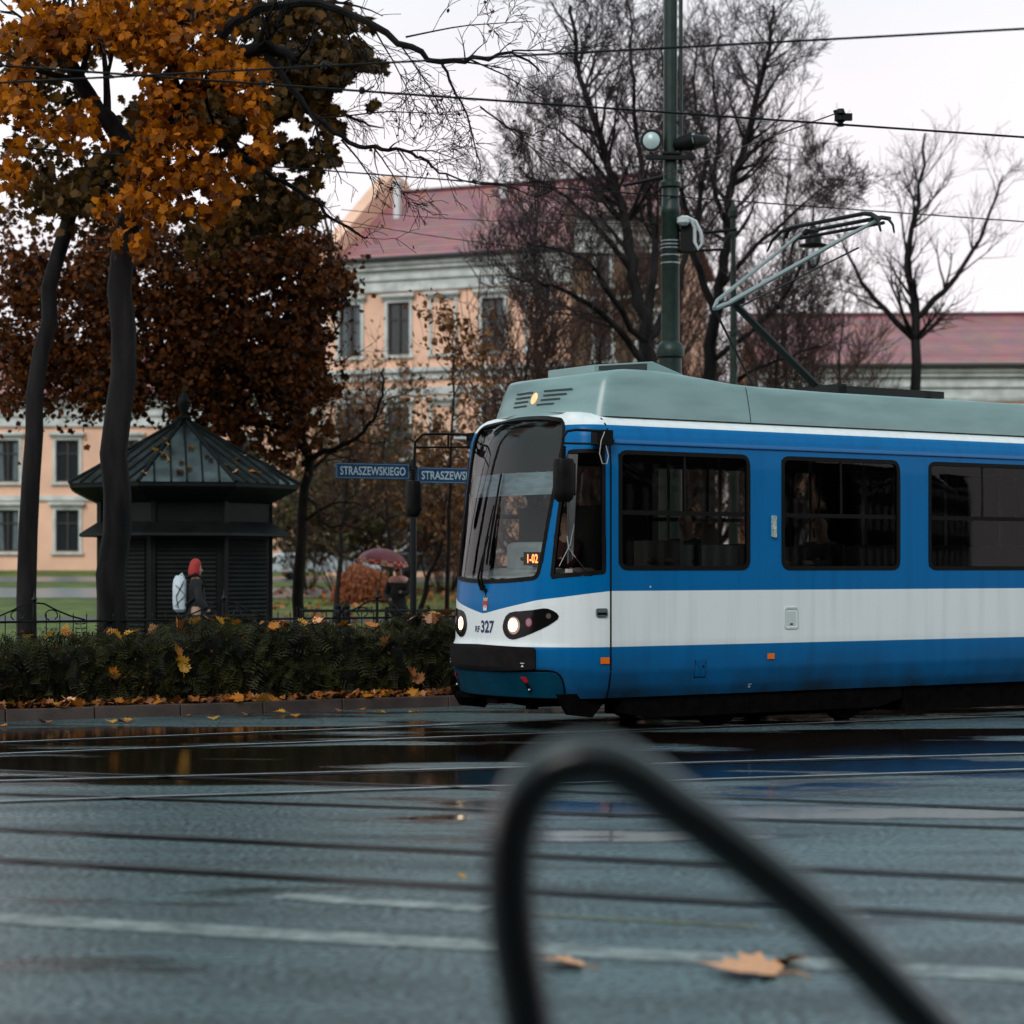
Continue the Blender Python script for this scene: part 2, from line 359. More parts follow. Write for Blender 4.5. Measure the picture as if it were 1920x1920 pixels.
tcn = n.nodes.new('ShaderNodeTexCoord'); mpn = n.nodes.new('ShaderNodeMapping'); mpn.inputs['Scale'].default_value = (9, 9, .5); n.links.new(tcn.outputs['Object'], mpn.inputs[0])
dn_ = n.nodes.new('ShaderNodeTexNoise'); dn_.inputs['Scale'].default_value = 1; dn_.inputs['Detail'].default_value = 6; n.links.new(mpn.outputs[0], dn_.inputs['Vector'])
dm = n.nodes.new('ShaderNodeMapRange'); dm.inputs[1].default_value = .45; dm.inputs[2].default_value = .75; n.links.new(dn_.outputs['Fac'], dm.inputs[0])
cw = n.nodes.new('ShaderNodeMix'); cw.data_type = 'RGBA'; cw.inputs[6].default_value = (.86, .87, .87, 1); cw.inputs[7].default_value = (.75, .785, .78, 1); n.links.new(dm.outputs[0], cw.inputs[0])
cb = n.nodes.new('ShaderNodeMix'); cb.data_type = 'RGBA'; cb.inputs[6].default_value = (.0, .142, .385, 1); cb.inputs[7].default_value = (.0, .120, .325, 1); n.links.new(dm.outputs[0], cb.inputs[0])
cm = n.nodes.new('ShaderNodeMix'); cm.data_type = 'RGBA'; n.links.new(isw, cm.inputs[0]); n.links.new(cb.outputs[2], cm.inputs[6]); n.links.new(cw.outputs[2], cm.inputs[7])
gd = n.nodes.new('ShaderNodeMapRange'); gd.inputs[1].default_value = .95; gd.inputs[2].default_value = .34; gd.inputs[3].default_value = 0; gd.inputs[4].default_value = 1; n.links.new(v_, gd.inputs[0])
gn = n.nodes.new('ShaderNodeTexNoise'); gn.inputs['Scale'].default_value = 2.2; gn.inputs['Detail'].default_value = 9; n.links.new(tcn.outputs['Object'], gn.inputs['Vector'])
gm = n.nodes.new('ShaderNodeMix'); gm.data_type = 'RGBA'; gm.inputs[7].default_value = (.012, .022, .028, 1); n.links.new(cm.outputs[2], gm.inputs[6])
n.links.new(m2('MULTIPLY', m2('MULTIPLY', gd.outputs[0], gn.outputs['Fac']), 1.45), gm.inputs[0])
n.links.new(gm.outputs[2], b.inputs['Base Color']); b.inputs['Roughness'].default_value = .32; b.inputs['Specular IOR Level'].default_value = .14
m_black = mat('black_rubber', (.004, .0035, .0035), .5, spec=.12); m_blk2 = mat('black_plastic', (.009, .007, .007), .5, var=.3, scale=8, spec=.10)
m_shroud = mat('roof_housing_paint', (.225, .335, .33), .30, var=.16, scale=2.5, stretch=(.4, .4, 2), col2=(.26, .37, .365))
m_dark = mat('underframe', (.003, .0025, .0025), .9, var=.5, scale=9, spec=.04); m_steel = mat('dull_steel', (.30, .32, .33), .35, .8, var=.2); m_wheel = mat('wheel_iron', (.005, .004, .004), .8, spec=.1)
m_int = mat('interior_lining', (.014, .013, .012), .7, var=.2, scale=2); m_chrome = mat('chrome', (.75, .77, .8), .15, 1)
g_side = glass('side_glass', (.66, .64, .61), .015, .42); g_front = glass('windscreen_glass', (.80, .80, .78), .02, .75); g_cab = glass('cab_glass', (.55, .54, .52), .015, .5)
def rounded(poly, r, k=5):
    out = []; n_ = len(poly)
    rr = r if isinstance(r, (list, tuple)) else [r]*n_
    for i in range(n_):
        p = Vector(poly[i]); a = Vector(poly[i-1]); c = Vector(poly[(i+1) % n_]); q = min(rr[i], (a-p).length*.48, (c-p).length*.48)
        if q < 1e-4: out.append((p.x, p.y)); continue
        A = p+(a-p).normalized()*q; B = p+(c-p).normalized()*q
        for j in range(k+1):
            t_ = j/k; x = A*(1-t_)**2+p*2*t_*(1-t_)+B*t_**2; out.append((x.x, x.y))
    return out
def dense(poly, step=.06):
    out = []
    for i in range(len(poly)):
        p, q = poly[i], poly[(i+1) % len(poly)]; L = math.dist(p, q); k = max(1, int(L/step))
        for j in range(k): out.append((p[0]+(q[0]-p[0])*j/k, p[1]+(q[1]-p[1])*j/k))
    return out
def area2(poly): return sum(poly[i][0]*poly[(i+1) % len(poly)][1]-poly[(i+1) % len(poly)][0]*poly[i][1] for i in range(len(poly)))
def offs(poly, d):                                # grow (d>0) or shrink an outline
    sg = 1 if area2(poly) > 0 else -1; out = []; n_ = len(poly)
    for i in range(n_):
        a, p, c = Vector(poly[i-1]), Vector(poly[i]), Vector(poly[(i+1) % n_]); e1 = (p-a).normalized(); e2 = (c-p).normalized()
        n1 = Vector((e1.y, -e1.x))*sg; n2 = Vector((e2.y, -e2.x))*sg; m_ = (n1+n2); L = m_.length; m_ = m_/L if L > 1e-6 else n1
        out.append(tuple(p+m_*(d/max(.35, m_.dot(n1)))))
    return out
def inside(x, y, poly):
    c = False; n_ = len(poly); j = n_-1
    for i in range(n_):
        if (poly[i][1] > y) != (poly[j][1] > y) and x < (poly[j][0]-poly[i][0])*(y-poly[i][1])/(poly[j][1]-poly[i][1])+poly[i][0]: c = not c
        j = i
    return c
def patch(name, outline, off, m, parent, rings=5, skirt=0, smooth=True, livery_uv=False, back=None):
    cx = sum(p[0] for p in outline)/len(outline); cz = sum(p[1] for p in outline)/len(outline); n_ = len(outline)
    mb = MB(); vs = [surf(cx, cz, off)]; az = [(cx, cz)]; fs = []
    for k in range(1, rings+1):
        t_ = k/rings
        for p in outline: q = (cx+(p[0]-cx)*t_, cz+(p[1]-cz)*t_); az.append(q); vs.append(surf(q[0], q[1], off))
    for i in range(n_): fs.append((0, 1+i, 1+(i+1) % n_))
    for k in range(rings-1):
        o_ = 1+k*n_
        for i in range(n_): a = o_+i; b_ = o_+(i+1) % n_; fs.append((a, a+n_, b_+n_, b_))
    if skirt:
        o_ = 1+(rings-1)*n_; base = len(vs)
        for p in outline: vs.append(surf(p[0], p[1], off-skirt)); az.append(p)
        for i in range(n_): a = o_+i; b_ = o_+(i+1) % n_; fs.append((a, base+i, base+(i+1) % n_, b_))
    mb.add(vs, fs); o = mb.build(name, m, parent, smooth=smooth)
    if livery_uv: put_uv(o, az)
    return o
def ring(name, outline, win, wout, off, m, parent, th=.012):
    a = offs(outline, -win); b_ = offs(outline, wout); n_ = len(outline); mb = MB()
    vs = [surf(*p, off) for p in a]+[surf(*p, off) for p in b_]+[surf(*p, off-th-.03) for p in a]+[surf(*p, off-th) for p in b_]
    fs = []
    for i in range(n_):
        j = (i+1) % n_; fs += [(i, n_+i, n_+j, j), (2*n_+i, i, j, 2*n_+j), (n_+i, 3*n_+i, 3*n_+j, n_+j)]
    mb.add(vs, fs); return mb.build(name, m, parent, smooth=True)
def put_uv(o, az):
    uv = o.data.uv_layers.new(name='livery'); li = np.zeros(len(o.data.loops), dtype=np.int32); o.data.loops.foreach_get('vertex_index', li)
    arr = np.array([(q[1]-zband(q[0]), q[1]) for q in az], dtype=np.float32)[li]; uv.data.foreach_set('uv', arr.ravel())
WS = rounded([(-.765, 1.548), (-.811, 1.741), (-.867, 2.277), (-.932, 2.761), (-.975, 3.03), (-.985, 3.17), (-.55, 3.215), (0, 3.225), (.55, 3.215), (.985, 3.17), (.975, 3.03), (.932, 2.761), (.867, 2.277), (.811, 1.741), (.765, 1.548), (.36, 1.516), (0, 1.508), (-.36, 1.516)],
             [.07, 0, .2, .1, .1, .1, .1, .2, .1, .1, .1, .1, .2, 0, .07, .1, .1, .1])
CW = rounded([(-.908, 1.559), (-.945, 2.223), (-1.005, 2.74), (-1.03, 2.845), (-1.483, 2.853), (-1.488, 1.607)], [.04, .1, .06, .09, .03, .03])
CWF = [(-p[0], p[1]) for p in CW]
def rect(s0, s1, z0, z1, r, side=-1):
    return rounded([(side*(LA+s0), z0), (side*(LA+s1), z0), (side*(LA+s1), z1), (side*(LA+s0), z1)], r)
WIN = [(.115+2.155*i, .115+2.155*i+1.69) for i in range(6)]
side_w = [(sd, dense(rect(a, b_, 1.655, 2.835, .10, sd), .12)) for a, b_ in WIN for sd in (-1, 1)]
WS, CW, CWF = dense(WS, .05), dense(CW, .05), dense(CWF, .05)
holes = [WS, CW, CWF]+[p for _, p in side_w]
def shell(name, m, off, z0, z1, dz, grow, uv=False, nose=.025, long=.06):
    A = []; x = -(LA+LT)
    while x < -LA-1e-6: A.append(x); x += long
    k = int(2*LA/nose); A += [-LA+2*LA*i/k for i in range(k+1)]; x = LA+long
    while x <= LA+LT: A.append(x); x += long
    Z = []; z = z0
    while z < z1-1e-6: Z.append(z); z += dz if z < 2.95 else dz*.5
    Z.append(z1); hp = [offs(h, grow) if grow else h for h in holes]; bb = [(min(p[0] for p in h), max(p[0] for p in h), min(p[1] for p in h), max(p[1] for p in h)) for h in hp]
    vs = []; az = []
    for a in A:
        for z in Z: vs.append(surf(a, z, off)); az.append((a, z))
    nz_ = len(Z); fs = []
    for i in range(len(A)-1):
        am = (A[i]+A[i+1])/2; cand = [h for h, q in zip(hp, bb) if q[0]-.1 < am < q[1]+.1]
        for j in range(nz_-1):
            zm = (Z[j]+Z[j+1])/2
            if any(inside(am, zm, h) for h in cand): continue
            a = i*nz_+j; fs.append((a, a+nz_, a+nz_+1, a+1))
    mb = MB(); mb.add(vs, fs); o = mb.build(name, m, tram, smooth=True, fix=False)
    if uv: put_uv(o, az)
    return o, A
body, AA = shell('body', livery, 0, .35, 3.25, .03, 0, uv=True)
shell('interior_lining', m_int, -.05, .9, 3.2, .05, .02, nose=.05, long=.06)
# roof skin and floor close the shell
mb = MB(); half = [a for a in AA if a <= 0]; vs = []; fs = []
for a in half:
    p = surf(a, 3.25); q = surf(-a, 3.25)
    for t_ in (0, .25, .5, .75, 1): vs.append((p[0]+(q[0]-p[0])*t_, p[1]+(q[1]-p[1])*t_, 3.25+.03*sin(pi*t_)))
for i in range(len(half)-1):
    for j in range(4): a = i*5+j; fs.append((a, a+5, a+6, a+1))
mb.add(vs, fs); mb.build('roof', mat('roof_white', (.72, .72, .71), .4), tram, smooth=True, fix=False)
mb = MB(); mb.box(.0, LT-.05, -1.08, 1.08, .84, .9); mb.box(-.42, .0, -.8, .8, .84, .9); mb.box(LT-.06, LT, -1.15, 1.15, .36, 3.24); mb.box(LT-.05, LT-.02, -1.0, 1.0, .9, 3.2)
mb.build('floor', m_int, tram)
# seam between the nose module and the body, and panel joints on the side
for sd in (-1, 1):
    mb = MB(); zs = [.35+.06*i for i in range(49)]
    mb.add([surf(sd*(LA+d_), min(z, 3.24), .003) for z in zs for d_ in (-.009, .011)], [(2*i, 2*i+1, 2*i+3, 2*i+2) for i in range(48)]); mb.build('body_joint', m_black, tram, fix=False)
    mb = MB(); pr = [(.0, 2.905), (.016, 2.91), (.022, 2.93), (.016, 2.95), (.0, 2.958)]
    vs = [surf(sd*(LA+s_), z, o_+.001) for s_ in (.05, LT) for o_, z in pr]
    mb.add(vs, [(i, i+5, i+6, i+1) for i in range(4)]); o = mb.build('rain_gutter', mat('blue_trim', (.0, .12, .34), .25), tram, smooth=True)
m_frame = mat('window_gasket', (.005, .004, .0035), .55, spec=.12)
for sd, P in side_w:
    fr = ring('window', P, .028, .016, .006, m_frame, tram); patch('pane', offs(P, -.02), -.014, g_side, fr, rings=3)
    s0 = min(abs(p[0]) for p in P); s1 = max(abs(p[0]) for p in P)
    for z0, z1, x0, x1 in ((2.20, 2.245, s0+.02, s1-.02), (2.245, 2.81, (s0+s1)/2-.015, (s0+s1)/2+.015)):
        q = [(sd*x0, z0), (sd*x1, z0), (sd*x1, z1), (sd*x0, z1)]
        patch('sash_bar', q, -.010 if z0 < 2.21 else -.009, m_frame, fr, rings=2, skirt=.02, smooth=False)
fr = ring('windscreen', WS, .035, .006, .007, m_blk2, tram); patch('pane', offs(WS, -.02), -.008, g_front, fr, rings=14)
for P in (CW, CWF):
    fr = ring('cab_window', P, .035, .004, .006, m_blk2, tram); patch('pane', offs(P, -.02), -.010, g_cab, fr, rings=6)
# bumper, lower panel
o = patch('bumper', dense(rounded([(-.80, .648), (-.80, .862), (0, .868), (.80, .862), (.80, .648), (0, .632)], [.03, .03, 0, .03, .03, 0]), .05), .03, m_blk2, tram, rings=8, skirt=.05)
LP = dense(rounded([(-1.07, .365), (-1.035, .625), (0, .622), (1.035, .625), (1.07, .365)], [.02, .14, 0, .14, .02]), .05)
patch('panel_gap', offs(LP, .016), .012, m_black, tram, rings=8, skirt=.02)
patch('lower_panel', LP, .026, mat('shaded_panel_blue', (.0, .045, .085), .45, spec=.15, var=.15, scale=4), tram, rings=8, skirt=.03)  # darker than the body blue: shade of the inward tilt put into the colour
m_red = mat('red_reflector', (.45, .01, .02), .3); m_white = mat('white_lettering', (.75, .78, .78), .5); m_navy = mat('navy_lettering', (.004, .02, .09), .4)
m_or = mat('orange_marker', (.85, .16, .01), .3)
def azr(a0, a1, z0, z1): return [(a0, z0), (a1, z0), (a1, z1), (a0, z1)]
for sg in (1, -1):
    patch('reflector', [(sg*-.60, .575), (sg*-.675, .572), (sg*-.682, .52), (sg*-.645, .52)], .036, m_red, tram, rings=2, skirt=.01)
    o = patch('towing_hole', rounded([(sg*-.635, .505), (sg*-.685, .505), (sg*-.715, .44), (sg*-.665, .42)], .02), .032, m_black, tram, rings=3)
    mb = MB(); c = Vector(surf(sg*-.69, .452, .045)); mb.lathe([(0, -.012), (.012, -.01), (.016, 0), (.012, .01), (0, .012)], c, 8); mb.build('towing_eye', m_chrome, o, smooth=True)
    patch('jacking_mark', azr(sg*-.645, sg*-.69, .702, .708), .034, m_white, tram, rings=2)
    patch('jacking_mark', [(sg*-.652, .668), (sg*-.684, .668), (sg*-.668, .69)], .034, m_white, tram, rings=2)
def disc(a, z, r, k=20, sq=1.0): return [(a+r*cos(2*pi*i/k), z+r*sq*sin(2*pi*i/k)) for i in range(k)]
HL = [(-.336, 1.076), (-.352, 1.125), (-.38, 1.172), (-.431, 1.207), (-.51, 1.222), (-.582, 1.226), (-.731, 1.239), (-.80, 1.250), (-.854, 1.257), (-.90, 1.253), (-.948, 1.235), (-.99, 1.21), (-1.011, 1.18), (-1.0, 1.150), (-.96, 1.12), (-.903, 1.084), (-.82, 1.045), (-.722, 1.004), (-.64, .975), (-.573, .957), (-.53, .945), (-.484, .939), (-.44, .945), (-.405, .959), (-.375, .98), (-.354, 1.009), (-.34, 1.04)]
m_lamp = mat('headlamp_glow', (1.0, .72, .42), .3, emit=6.0); m_refl = mat('lamp_reflector', (.5, .38, .3), .15, .9); m_pink = mat('tail_lens', (.30, .24, .30), .2)
m_hl = mat('headlight_cover', (.006, .005, .005), .15, spec=.25)
for sg in (1, -1):
    hl = patch('headlight', [(sg*p[0], p[1]) for p in HL], .006, m_hl, tram, rings=6, skirt=.01)
    o = patch('lamp_bowl', disc(sg*-.498, 1.079, .085, 24, 1.05), .010, m_refl, hl, rings=3)
    patch('bulb', disc(sg*-.49, 1.083, .060, 20, 1.1), .014, m_lamp, hl, rings=2)
    patch('tail_lamp', disc(sg*-.69, 1.114, .030, 16, 1.2), .012, m_pink, hl, rings=2, skirt=.004)
    patch('lamp_rim', disc(sg*-.69, 1.114, .040, 16, 1.2), .009, m_red, hl, rings=2)
    patch('turn_lamp', disc(sg*-.906, 1.180, .027, 14), .010, mat('smoked_lens', (.12, .09, .08), .15), hl, rings=2, skirt=.003)
# fleet number and the city crest
text_mesh('number_lettering', 'RF', .088, lambda x, y: surf(.150-x, 1.003+y, .004), m_navy, tram, bold=.002)
text_mesh('number_lettering', '327', .168, lambda x, y: surf(.040-x, 1.003+y, .004), m_navy, tram, bold=.005, sx=.92)
cr_ = patch('crest', rounded([(.010, 1.315), (-.08, 1.315), (-.083, 1.26), (-.036, 1.212), (.012, 1.26)], [.004, .004, .02, .01, .02]), .004, mat('crest_red', (.42, .02, .03), .4), tram, rings=3)
for x0, x1, z0, z1 in ((-.066, -.004, 1.225, 1.252), (-.066, -.052, 1.252, 1.272), (-.042, -.028, 1.252, 1.284), (-.018, -.004, 1.252, 1.272)):
    patch('castle_emblem', azr(x0, x1, z0, z1), .006, m_white, cr_, rings=1)
patch('crown_emblem', [(-.002, 1.322), (-.07, 1.322), (-.08, 1.358), (-.058, 1.343), (-.036, 1.365), (-.014, 1.343), (.008, 1.358)], .005, mat('crest_gold', (.55, .33, .12), .35, .5), cr_, rings=1)
# side fittings
for sd in (-1, 1):
    patch('side_marker', azr(sd*1.436, sd*1.53, .70, .764), .012, m_or, tram, rings=1, skirt=.012, smooth=False)
    for s_ in (2.06, 7.1, 11.4): patch('side_marker', azr(sd*(LA+s_), sd*(LA+s_+.09), .70, .76), .012, m_or, tram, rings=1, skirt=.012, smooth=False)
    hb = patch('door_handle', rounded(azr(sd*1.385, sd*1.505, 1.175, 1.257), .02), .020, m_steel, tram, rings=2, skirt=.02)
    patch('handle_recess', azr(sd*1.395, sd*1.495, 1.19, 1.215), .022, m_black, hb, rings=1)
    o = patch('wall_lamp', rounded(azr(sd*(LA+2.115), sd*(LA+2.165), 1.985, 2.215), .015), .03, mat('grimy_lens', (.42, .46, .40), .4, var=.5, scale=60), tram, rings=2, skirt=.03, smooth=False)
    o = ring('fuel_flap', dense(rounded(azr(sd*(LA+2.30), sd*(LA+2.48), 1.02, 1.24), .03), .04), .012, .006, .008, mat('flap_paint', (.62, .66, .65), .35), tram, th=.008)
    patch('flap_cover', rounded(azr(sd*(LA+2.33), sd*(LA+2.45), 1.05, 1.20), .012), .004, MATS['flap_paint'], o, rings=2)
    patch('flap_latch', rounded(azr(sd*(LA+2.37), sd*(LA+2.41), 1.058, 1.074), .008), .007, m_black, o, rings=1)
    o = patch('service_hatch', azr(sd*(LA+1.09), sd*(LA+1.22), .54, .71), .004, mat('hatch_blue', (.0, .085, .235), .4, spec=.14), tram, rings=1, skirt=.004, smooth=False)
    for q in (azr(sd*(LA+1.07), sd*(LA+1.24), .53, .537), azr(sd*(LA+1.08), sd*(LA+1.088), .537, .715), azr(sd*(LA+1.225), sd*(LA+1.231), .537, .715)):
        patch('hatch_gap', q, .0025, m_black, o, rings=1, smooth=False)
    patch('hatch_lock', disc(sd*(LA+1.19), .645, .013, 10), .008, m_black, o, rings=1)
    for s_ in (1.82, 8.3):
        patch('jacking_mark', azr(sd*(LA+s_), sd*(LA+s_+.055), .438, .444), .003, m_white, tram, rings=1)
        patch('jacking_mark', [(sd*(LA+s_+.01), .408), (sd*(LA+s_+.045), .408), (sd*(LA+s_+.0275), .43)], .003, m_white, tram, rings=1)
    patch('rivet', disc(sd*(LA+.5), 1.47, .010, 8), .004, m_white, tram, rings=1)
# wipers
for a0, a1, z1, bl in ((-.005, -.035, 2.30, .62), (.05, -.02, 1.98, .40)):
    mb = MB(); p = [surf(a0, 1.47, .03), surf(a0-.002, 1.56, .06), surf((a0+a1)/2, (1.5+z1)/2, .06), surf(a1, z1, .035)]
    mb.tube(p, [.016, .013, .011, .008], 6); w_ = mb.build('wiper', m_black, tram, smooth=True)
    mb = MB(); mb.tube([surf(a1+.02*(1-k/6.)-.01, z1-bl*.72+bl*1.25*k/6., .012) for k in range(7)], .011, 6); mb.build('wiper_blade', m_black, w_)
mb = MB(); mb.lathe([(.0, -.03), (.032, -.02), (.035, .02), (.0, .035)], surf(.02, 1.455, .015), 10); mb.lathe([(.0, -.02), (.02, -.02), (.02, .02), (.0, .02)], surf(-.03, 1.43, .01), 8); mb.build('wiper_pivot', m_black, tram, smooth=True)
mb = MB(); mb.tube([surf(-.005, 1.44, .01), surf(-.03, 1.39, .004), surf(-.035, 1.36, .003)], .004, 5); mb.build('washer_hose', m_black, tram)
# dark visor band, visor, dashboard and things on it
patch('upper_blind', dense(azr(-.93, .93, 2.66, 3.17), .08), -.07, mat('dark_blind', (.022, .016, .014), .6), tram, rings=6)
patch('sun_visor', dense(azr(-.90, .90, 2.42, 2.655), .08), -.08, mat('visor_grey', (.30, .42, .48), .35, var=.2, scale=6, stretch=(1,1,4)), tram, rings=4)
mb = MB(); vs = []; fs = []; aa = [-1.0+.1*i for i in range(21)]
for a in aa:
    p = surf(a, 1.52, -.06); vs += [(p[0], p[1], 1.50), (p[0]+.03, p[1]*.97, 1.575), (p[0]*.3+.05, p[1]*.9, 1.66), (p[0]*.3+.07, p[1]*.9, 1.3)]
for i in range(20):
    for j in range(3): a = i*4+j; fs.append((a, a+4, a+5, a+1))
mb.add(vs, fs); dash = mb.build('dashboard', mat('dashboard_grey', (.60, .68, .70), .5, var=.1), tram, smooth=True, fix=False)
for i in range(9):
    a = -.78+i*.18; p = Vector(surf(a, 1.52, -.078)); q = Vector(surf(a+.08, 1.52, -.078)); mb = MB()
    mb.tube([(p.x, p.y, 1.553), (q.x, q.y, 1.553)], .007, 4); mb.build('air_slot', m_black, dash)
mb = MB(); mb.box(-.27, .02, -.34, .34, 1.6, 1.93); o = mb.build('console', mat('console_grey', (.34, .41, .43), .5, var=.15), tram, bevel=.06)
def facing(c, r, th, name, m, par, k=16):           # small round thing facing forwards in the cab
    M = Matrix.Translation(c) @ Matrix.Rotation(R(90), 4, 'Y'); mb = MB(); mb.lathe([(r*.8, -th), (r, -th*.5), (r, th*.5), (r*.85, th)], (0, 0, 0), k, M); return mb.build(name, m, par, smooth=True)
facing(Vector((-.29, -.10, 1.77)), .048, .02, 'desk_fan', mat('white_plastic', (.8, .8, .78), .4), tram); facing(Vector((-.32, -.06, 1.755)), .022, .012, 'fan_hub', m_blk2, tram)
pc = Vector(surf(-.61, 1.77, -.09)); pn_ = (Vector(surf(-.64, 1.77, 0))-pc).normalized(); ta_ = (Vector(surf(-.70, 1.77, 0))-Vector(surf(-.58, 1.77, 0))).normalized()
Md = Matrix(((ta_.x, 0, pn_.x, pc.x), (ta_.y, 0, pn_.y, pc.y), (ta_.z, 1, pn_.z, pc.z), (0, 0, 0, 1)))
mb = MB(); mb.box(-.11, .10, -.065, .065, -.03, 0, Md); dsp = mb.build('route_display', m_black, tram)
text_mesh('display_digits', '1-02', .125, lambda x, y: tuple(Md @ Vector((x, y, .004))), mat('led_orange', (1.0, .22, .05), .5, emit=4.0), dsp, bold=.002, sx=.62, align='CENTER', space=1.05)
me = dsp.children[0].data
for v in me.vertices: v.co -= Md.to_3x3() @ Vector((0, .045, 0))
# curtain, cables and paper seen through the cab window
mb = MB(); mb.add([(-.42, -1.0, 2.8), (-.30, -1.02, 2.8), (-.36, -1.02, 1.75), (-.42, -1.0, 1.70), (-.39, -.98, 2.8), (-.38, -.99, 1.72)], [(0, 4, 5, 3), (4, 1, 2, 5)]); mb.build('curtain', mat('grey_curtain', (.13, .12, .12), .9, var=.3, scale=20, stretch=(8,8,.5)), tram)
mb = MB(); mb.tube([(-.44, -1.03, 1.98), (-.42, -1.03, 1.86), (-.36, -1.03, 1.79), (-.26, -1.04, 1.68), (-.22, -1.04, 1.64)], .004, 5); mb.tube([(-.36, -1.04, 2.1), (-.40, -1.03, 1.9), (-.50, -.98, 1.68)], .003, 5); mb.build('charging_cable', mat('white_cable', (.6, .6, .6), .5), tram)
mb = MB()
for i in range(16):
    x = -.42+i*.022+random.uniform(-.01, .01); mb.box(x, x+random.uniform(.02, .06), -1.03+random.uniform(0, .03), -.98, 1.615, 1.635+random.uniform(0, .03))
mb.build('papers_on_sill', mat('paper_scraps', (.45, .5, .55), .6, island=1, var=.5, col2=(.75, .55, .55)), tram)
# mirrors
def mirror(name, path, path2, c, dims, box=None):
    mb = MB(); mb.tube(path, .014, 8); mb.tube(path2, .011, 8)
    if box: mb.box(*box)
    r_ = mb.build(name, m_black, tram, smooth=True)
    mb = MB(); x, y, z = c; dx, dy, dz = dims; prof = [(.55, -dz), (.85, -dz*.86), (1, -dz*.5), (1, dz*.75), (.88, dz*.95), (.5, dz)]; vs = []
    for r0, zz in prof:
        for i in range(16):
            a = 2*pi*i/16; cx = math.copysign(abs(cos(a))**.6, cos(a)); cy = math.copysign(abs(sin(a))**.6, sin(a)); vs.append((x+cx*dx*r0, y+cy*dy*r0, z+zz))
    mb.add(vs, [(i*16+j, i*16+(j+1) % 16, i*16+16+(j+1) % 16, i*16+16+j) for i in range(5) for j in range(16)]+[tuple(range(15, -1, -1)), tuple(80+j for j in range(16))])
    h = mb.build('mirror_housing', m_blk2, r_, smooth=True)
    mb = MB(); mb.box(x+dx*.96, x+dx*1.02, y-dy*.75, y+dy*.75, z-dz*.7, z+dz*.75); mb.build('mirror_glass', m_chrome, h)
    mb = MB(); prof = [(.022, 0), (.026, .012), (.018, .024)]*5
    mb.lathe([(r0, z_+i//3*.024) for i, (r0, z_) in enumerate(prof)], (x, y, z+dz), 10); mb.build('spring_joint', m_black, r_, smooth=True)
mirror('wing_mirror', [(-.03, -1.19, 3.03), (-.55, -1.33, 3.02), (-.68, -1.37, 3.00), (-.745, -1.385, 2.93), (-.755, -1.385, 2.72)], [(-.03, -1.19, 2.90), (-.75, -1.385, 2.88)], (-.73, -1.38, 2.52), (.10, .085, .215), (-.22, -.02, -1.235, -1.13, 2.885, 3.04))
mirror('wing_mirror', [(-.2, 1.03, 3.10), (-.55, 1.22, 3.11), (-.70, 1.285, 3.10), (-.78, 1.31, 3.02), (-.80, 1.315, 2.62)], [(-.2, 1.03, 2.97), (-.79, 1.31, 2.96)], (-.80, 1.315, 2.41), (.07, .08, .20), (-.26, -.18, .98, 1.1, 2.95, 3.12))
mb = MB(); mb.tube([(-.45, 1.165, 3.11), (-.45, 1.165, 2.97)], .012, 6); mb.build('mirror_strut', m_black, tram)
mb = MB(); mb.tube([(-.27, 1.09, 3.06), (-.39, 1.15, 3.06)], .022, 10); mb.build('side_camera', mat('camera_silver', (.5, .52, .54), .35, .3), tram, smooth=True)
mb = MB(); mb.tube([(-.13, -1.24, 3.02), (-.18, -1.25, 2.93), (-.20, -1.25, 2.80), (-.165, -1.25, 2.70), (-.11, -1.25, 2.70), (-.09, -1.25, 2.78), (-.12, -1.25, 2.88)], .0045, 6); mb.build('loose_cable', mat('beige_cable', (.55, .48, .40), .5), tram, smooth=True)
# roof housing
def ztop(s_): return lerp([(-.2, 3.62), (.15, 3.665), (.35, 3.70), (.7, 3.705), (1.0, 3.69), (1.4, 3.655), (1.8, 3.615), (2.1, 3.60), (3.2, 3.585), (13, 3.58)], s_)
plan_s = [(LT, -1.0)]+[(x/5., -1.0) for x in range(60, 0, -1)]+[(.1, -.995), (.03, -.965), (-.02, -.91), (-.07, -.8), (-.12, -.62), (-.17, -.4), (-.195, -.2), (-.2, 0)]
plan_s = plan_s+[(x, -y) for x, y in reversed(plan_s[:-1])]
mb = MB(); vs = []; n_ = len(plan_s); lv = [(0, 0), (.25, .10), (.5, .24), (.75, .38), (.94, .52), (.985, .62), (1.0, .85)]
for t_, ins in lv:
    for x, y in plan_s:
        fx = min(1, max(0, (.4-x)/.5)); yy = y*(1-.17*ins*(1 if abs(y) > .3 else abs(y)/.3)); xx = x+.30*ins*fx; z1 = ztop(xx); vs.append((xx, yy, 3.20+(z1-3.20)*t_))
fs = [(i*n_+j, i*n_+j+1, i*n_+n_+j+1, i*n_+n_+j) for i in range(len(lv)-1) for j in range(n_-1)]
o_ = (len(lv)-1)*n_
for j in range(n_//2): fs.append((o_+j, o_+j+1, o_+n_-2-j, o_+n_-1-j))
mb.add(vs, fs); hous = mb.build('roof_housing', m_shroud, tram, smooth=True)
mb = MB(); mb.box(-.02, LT, -1.02, 1.02, 3.2, 3.235); 
mb = MB(); zz = [3.2+.04*i for i in range(10)]
def sh(x, y, t_):                                  # point on the flank of the housing
    ins = lerp([(0, 0), (.25, .10), (.5, .24), (.75, .38), (.94, .52), (1, .85)], t_); return Vector((x, y*(1-.17*ins), 3.20+(ztop(x)-3.20)*t_))
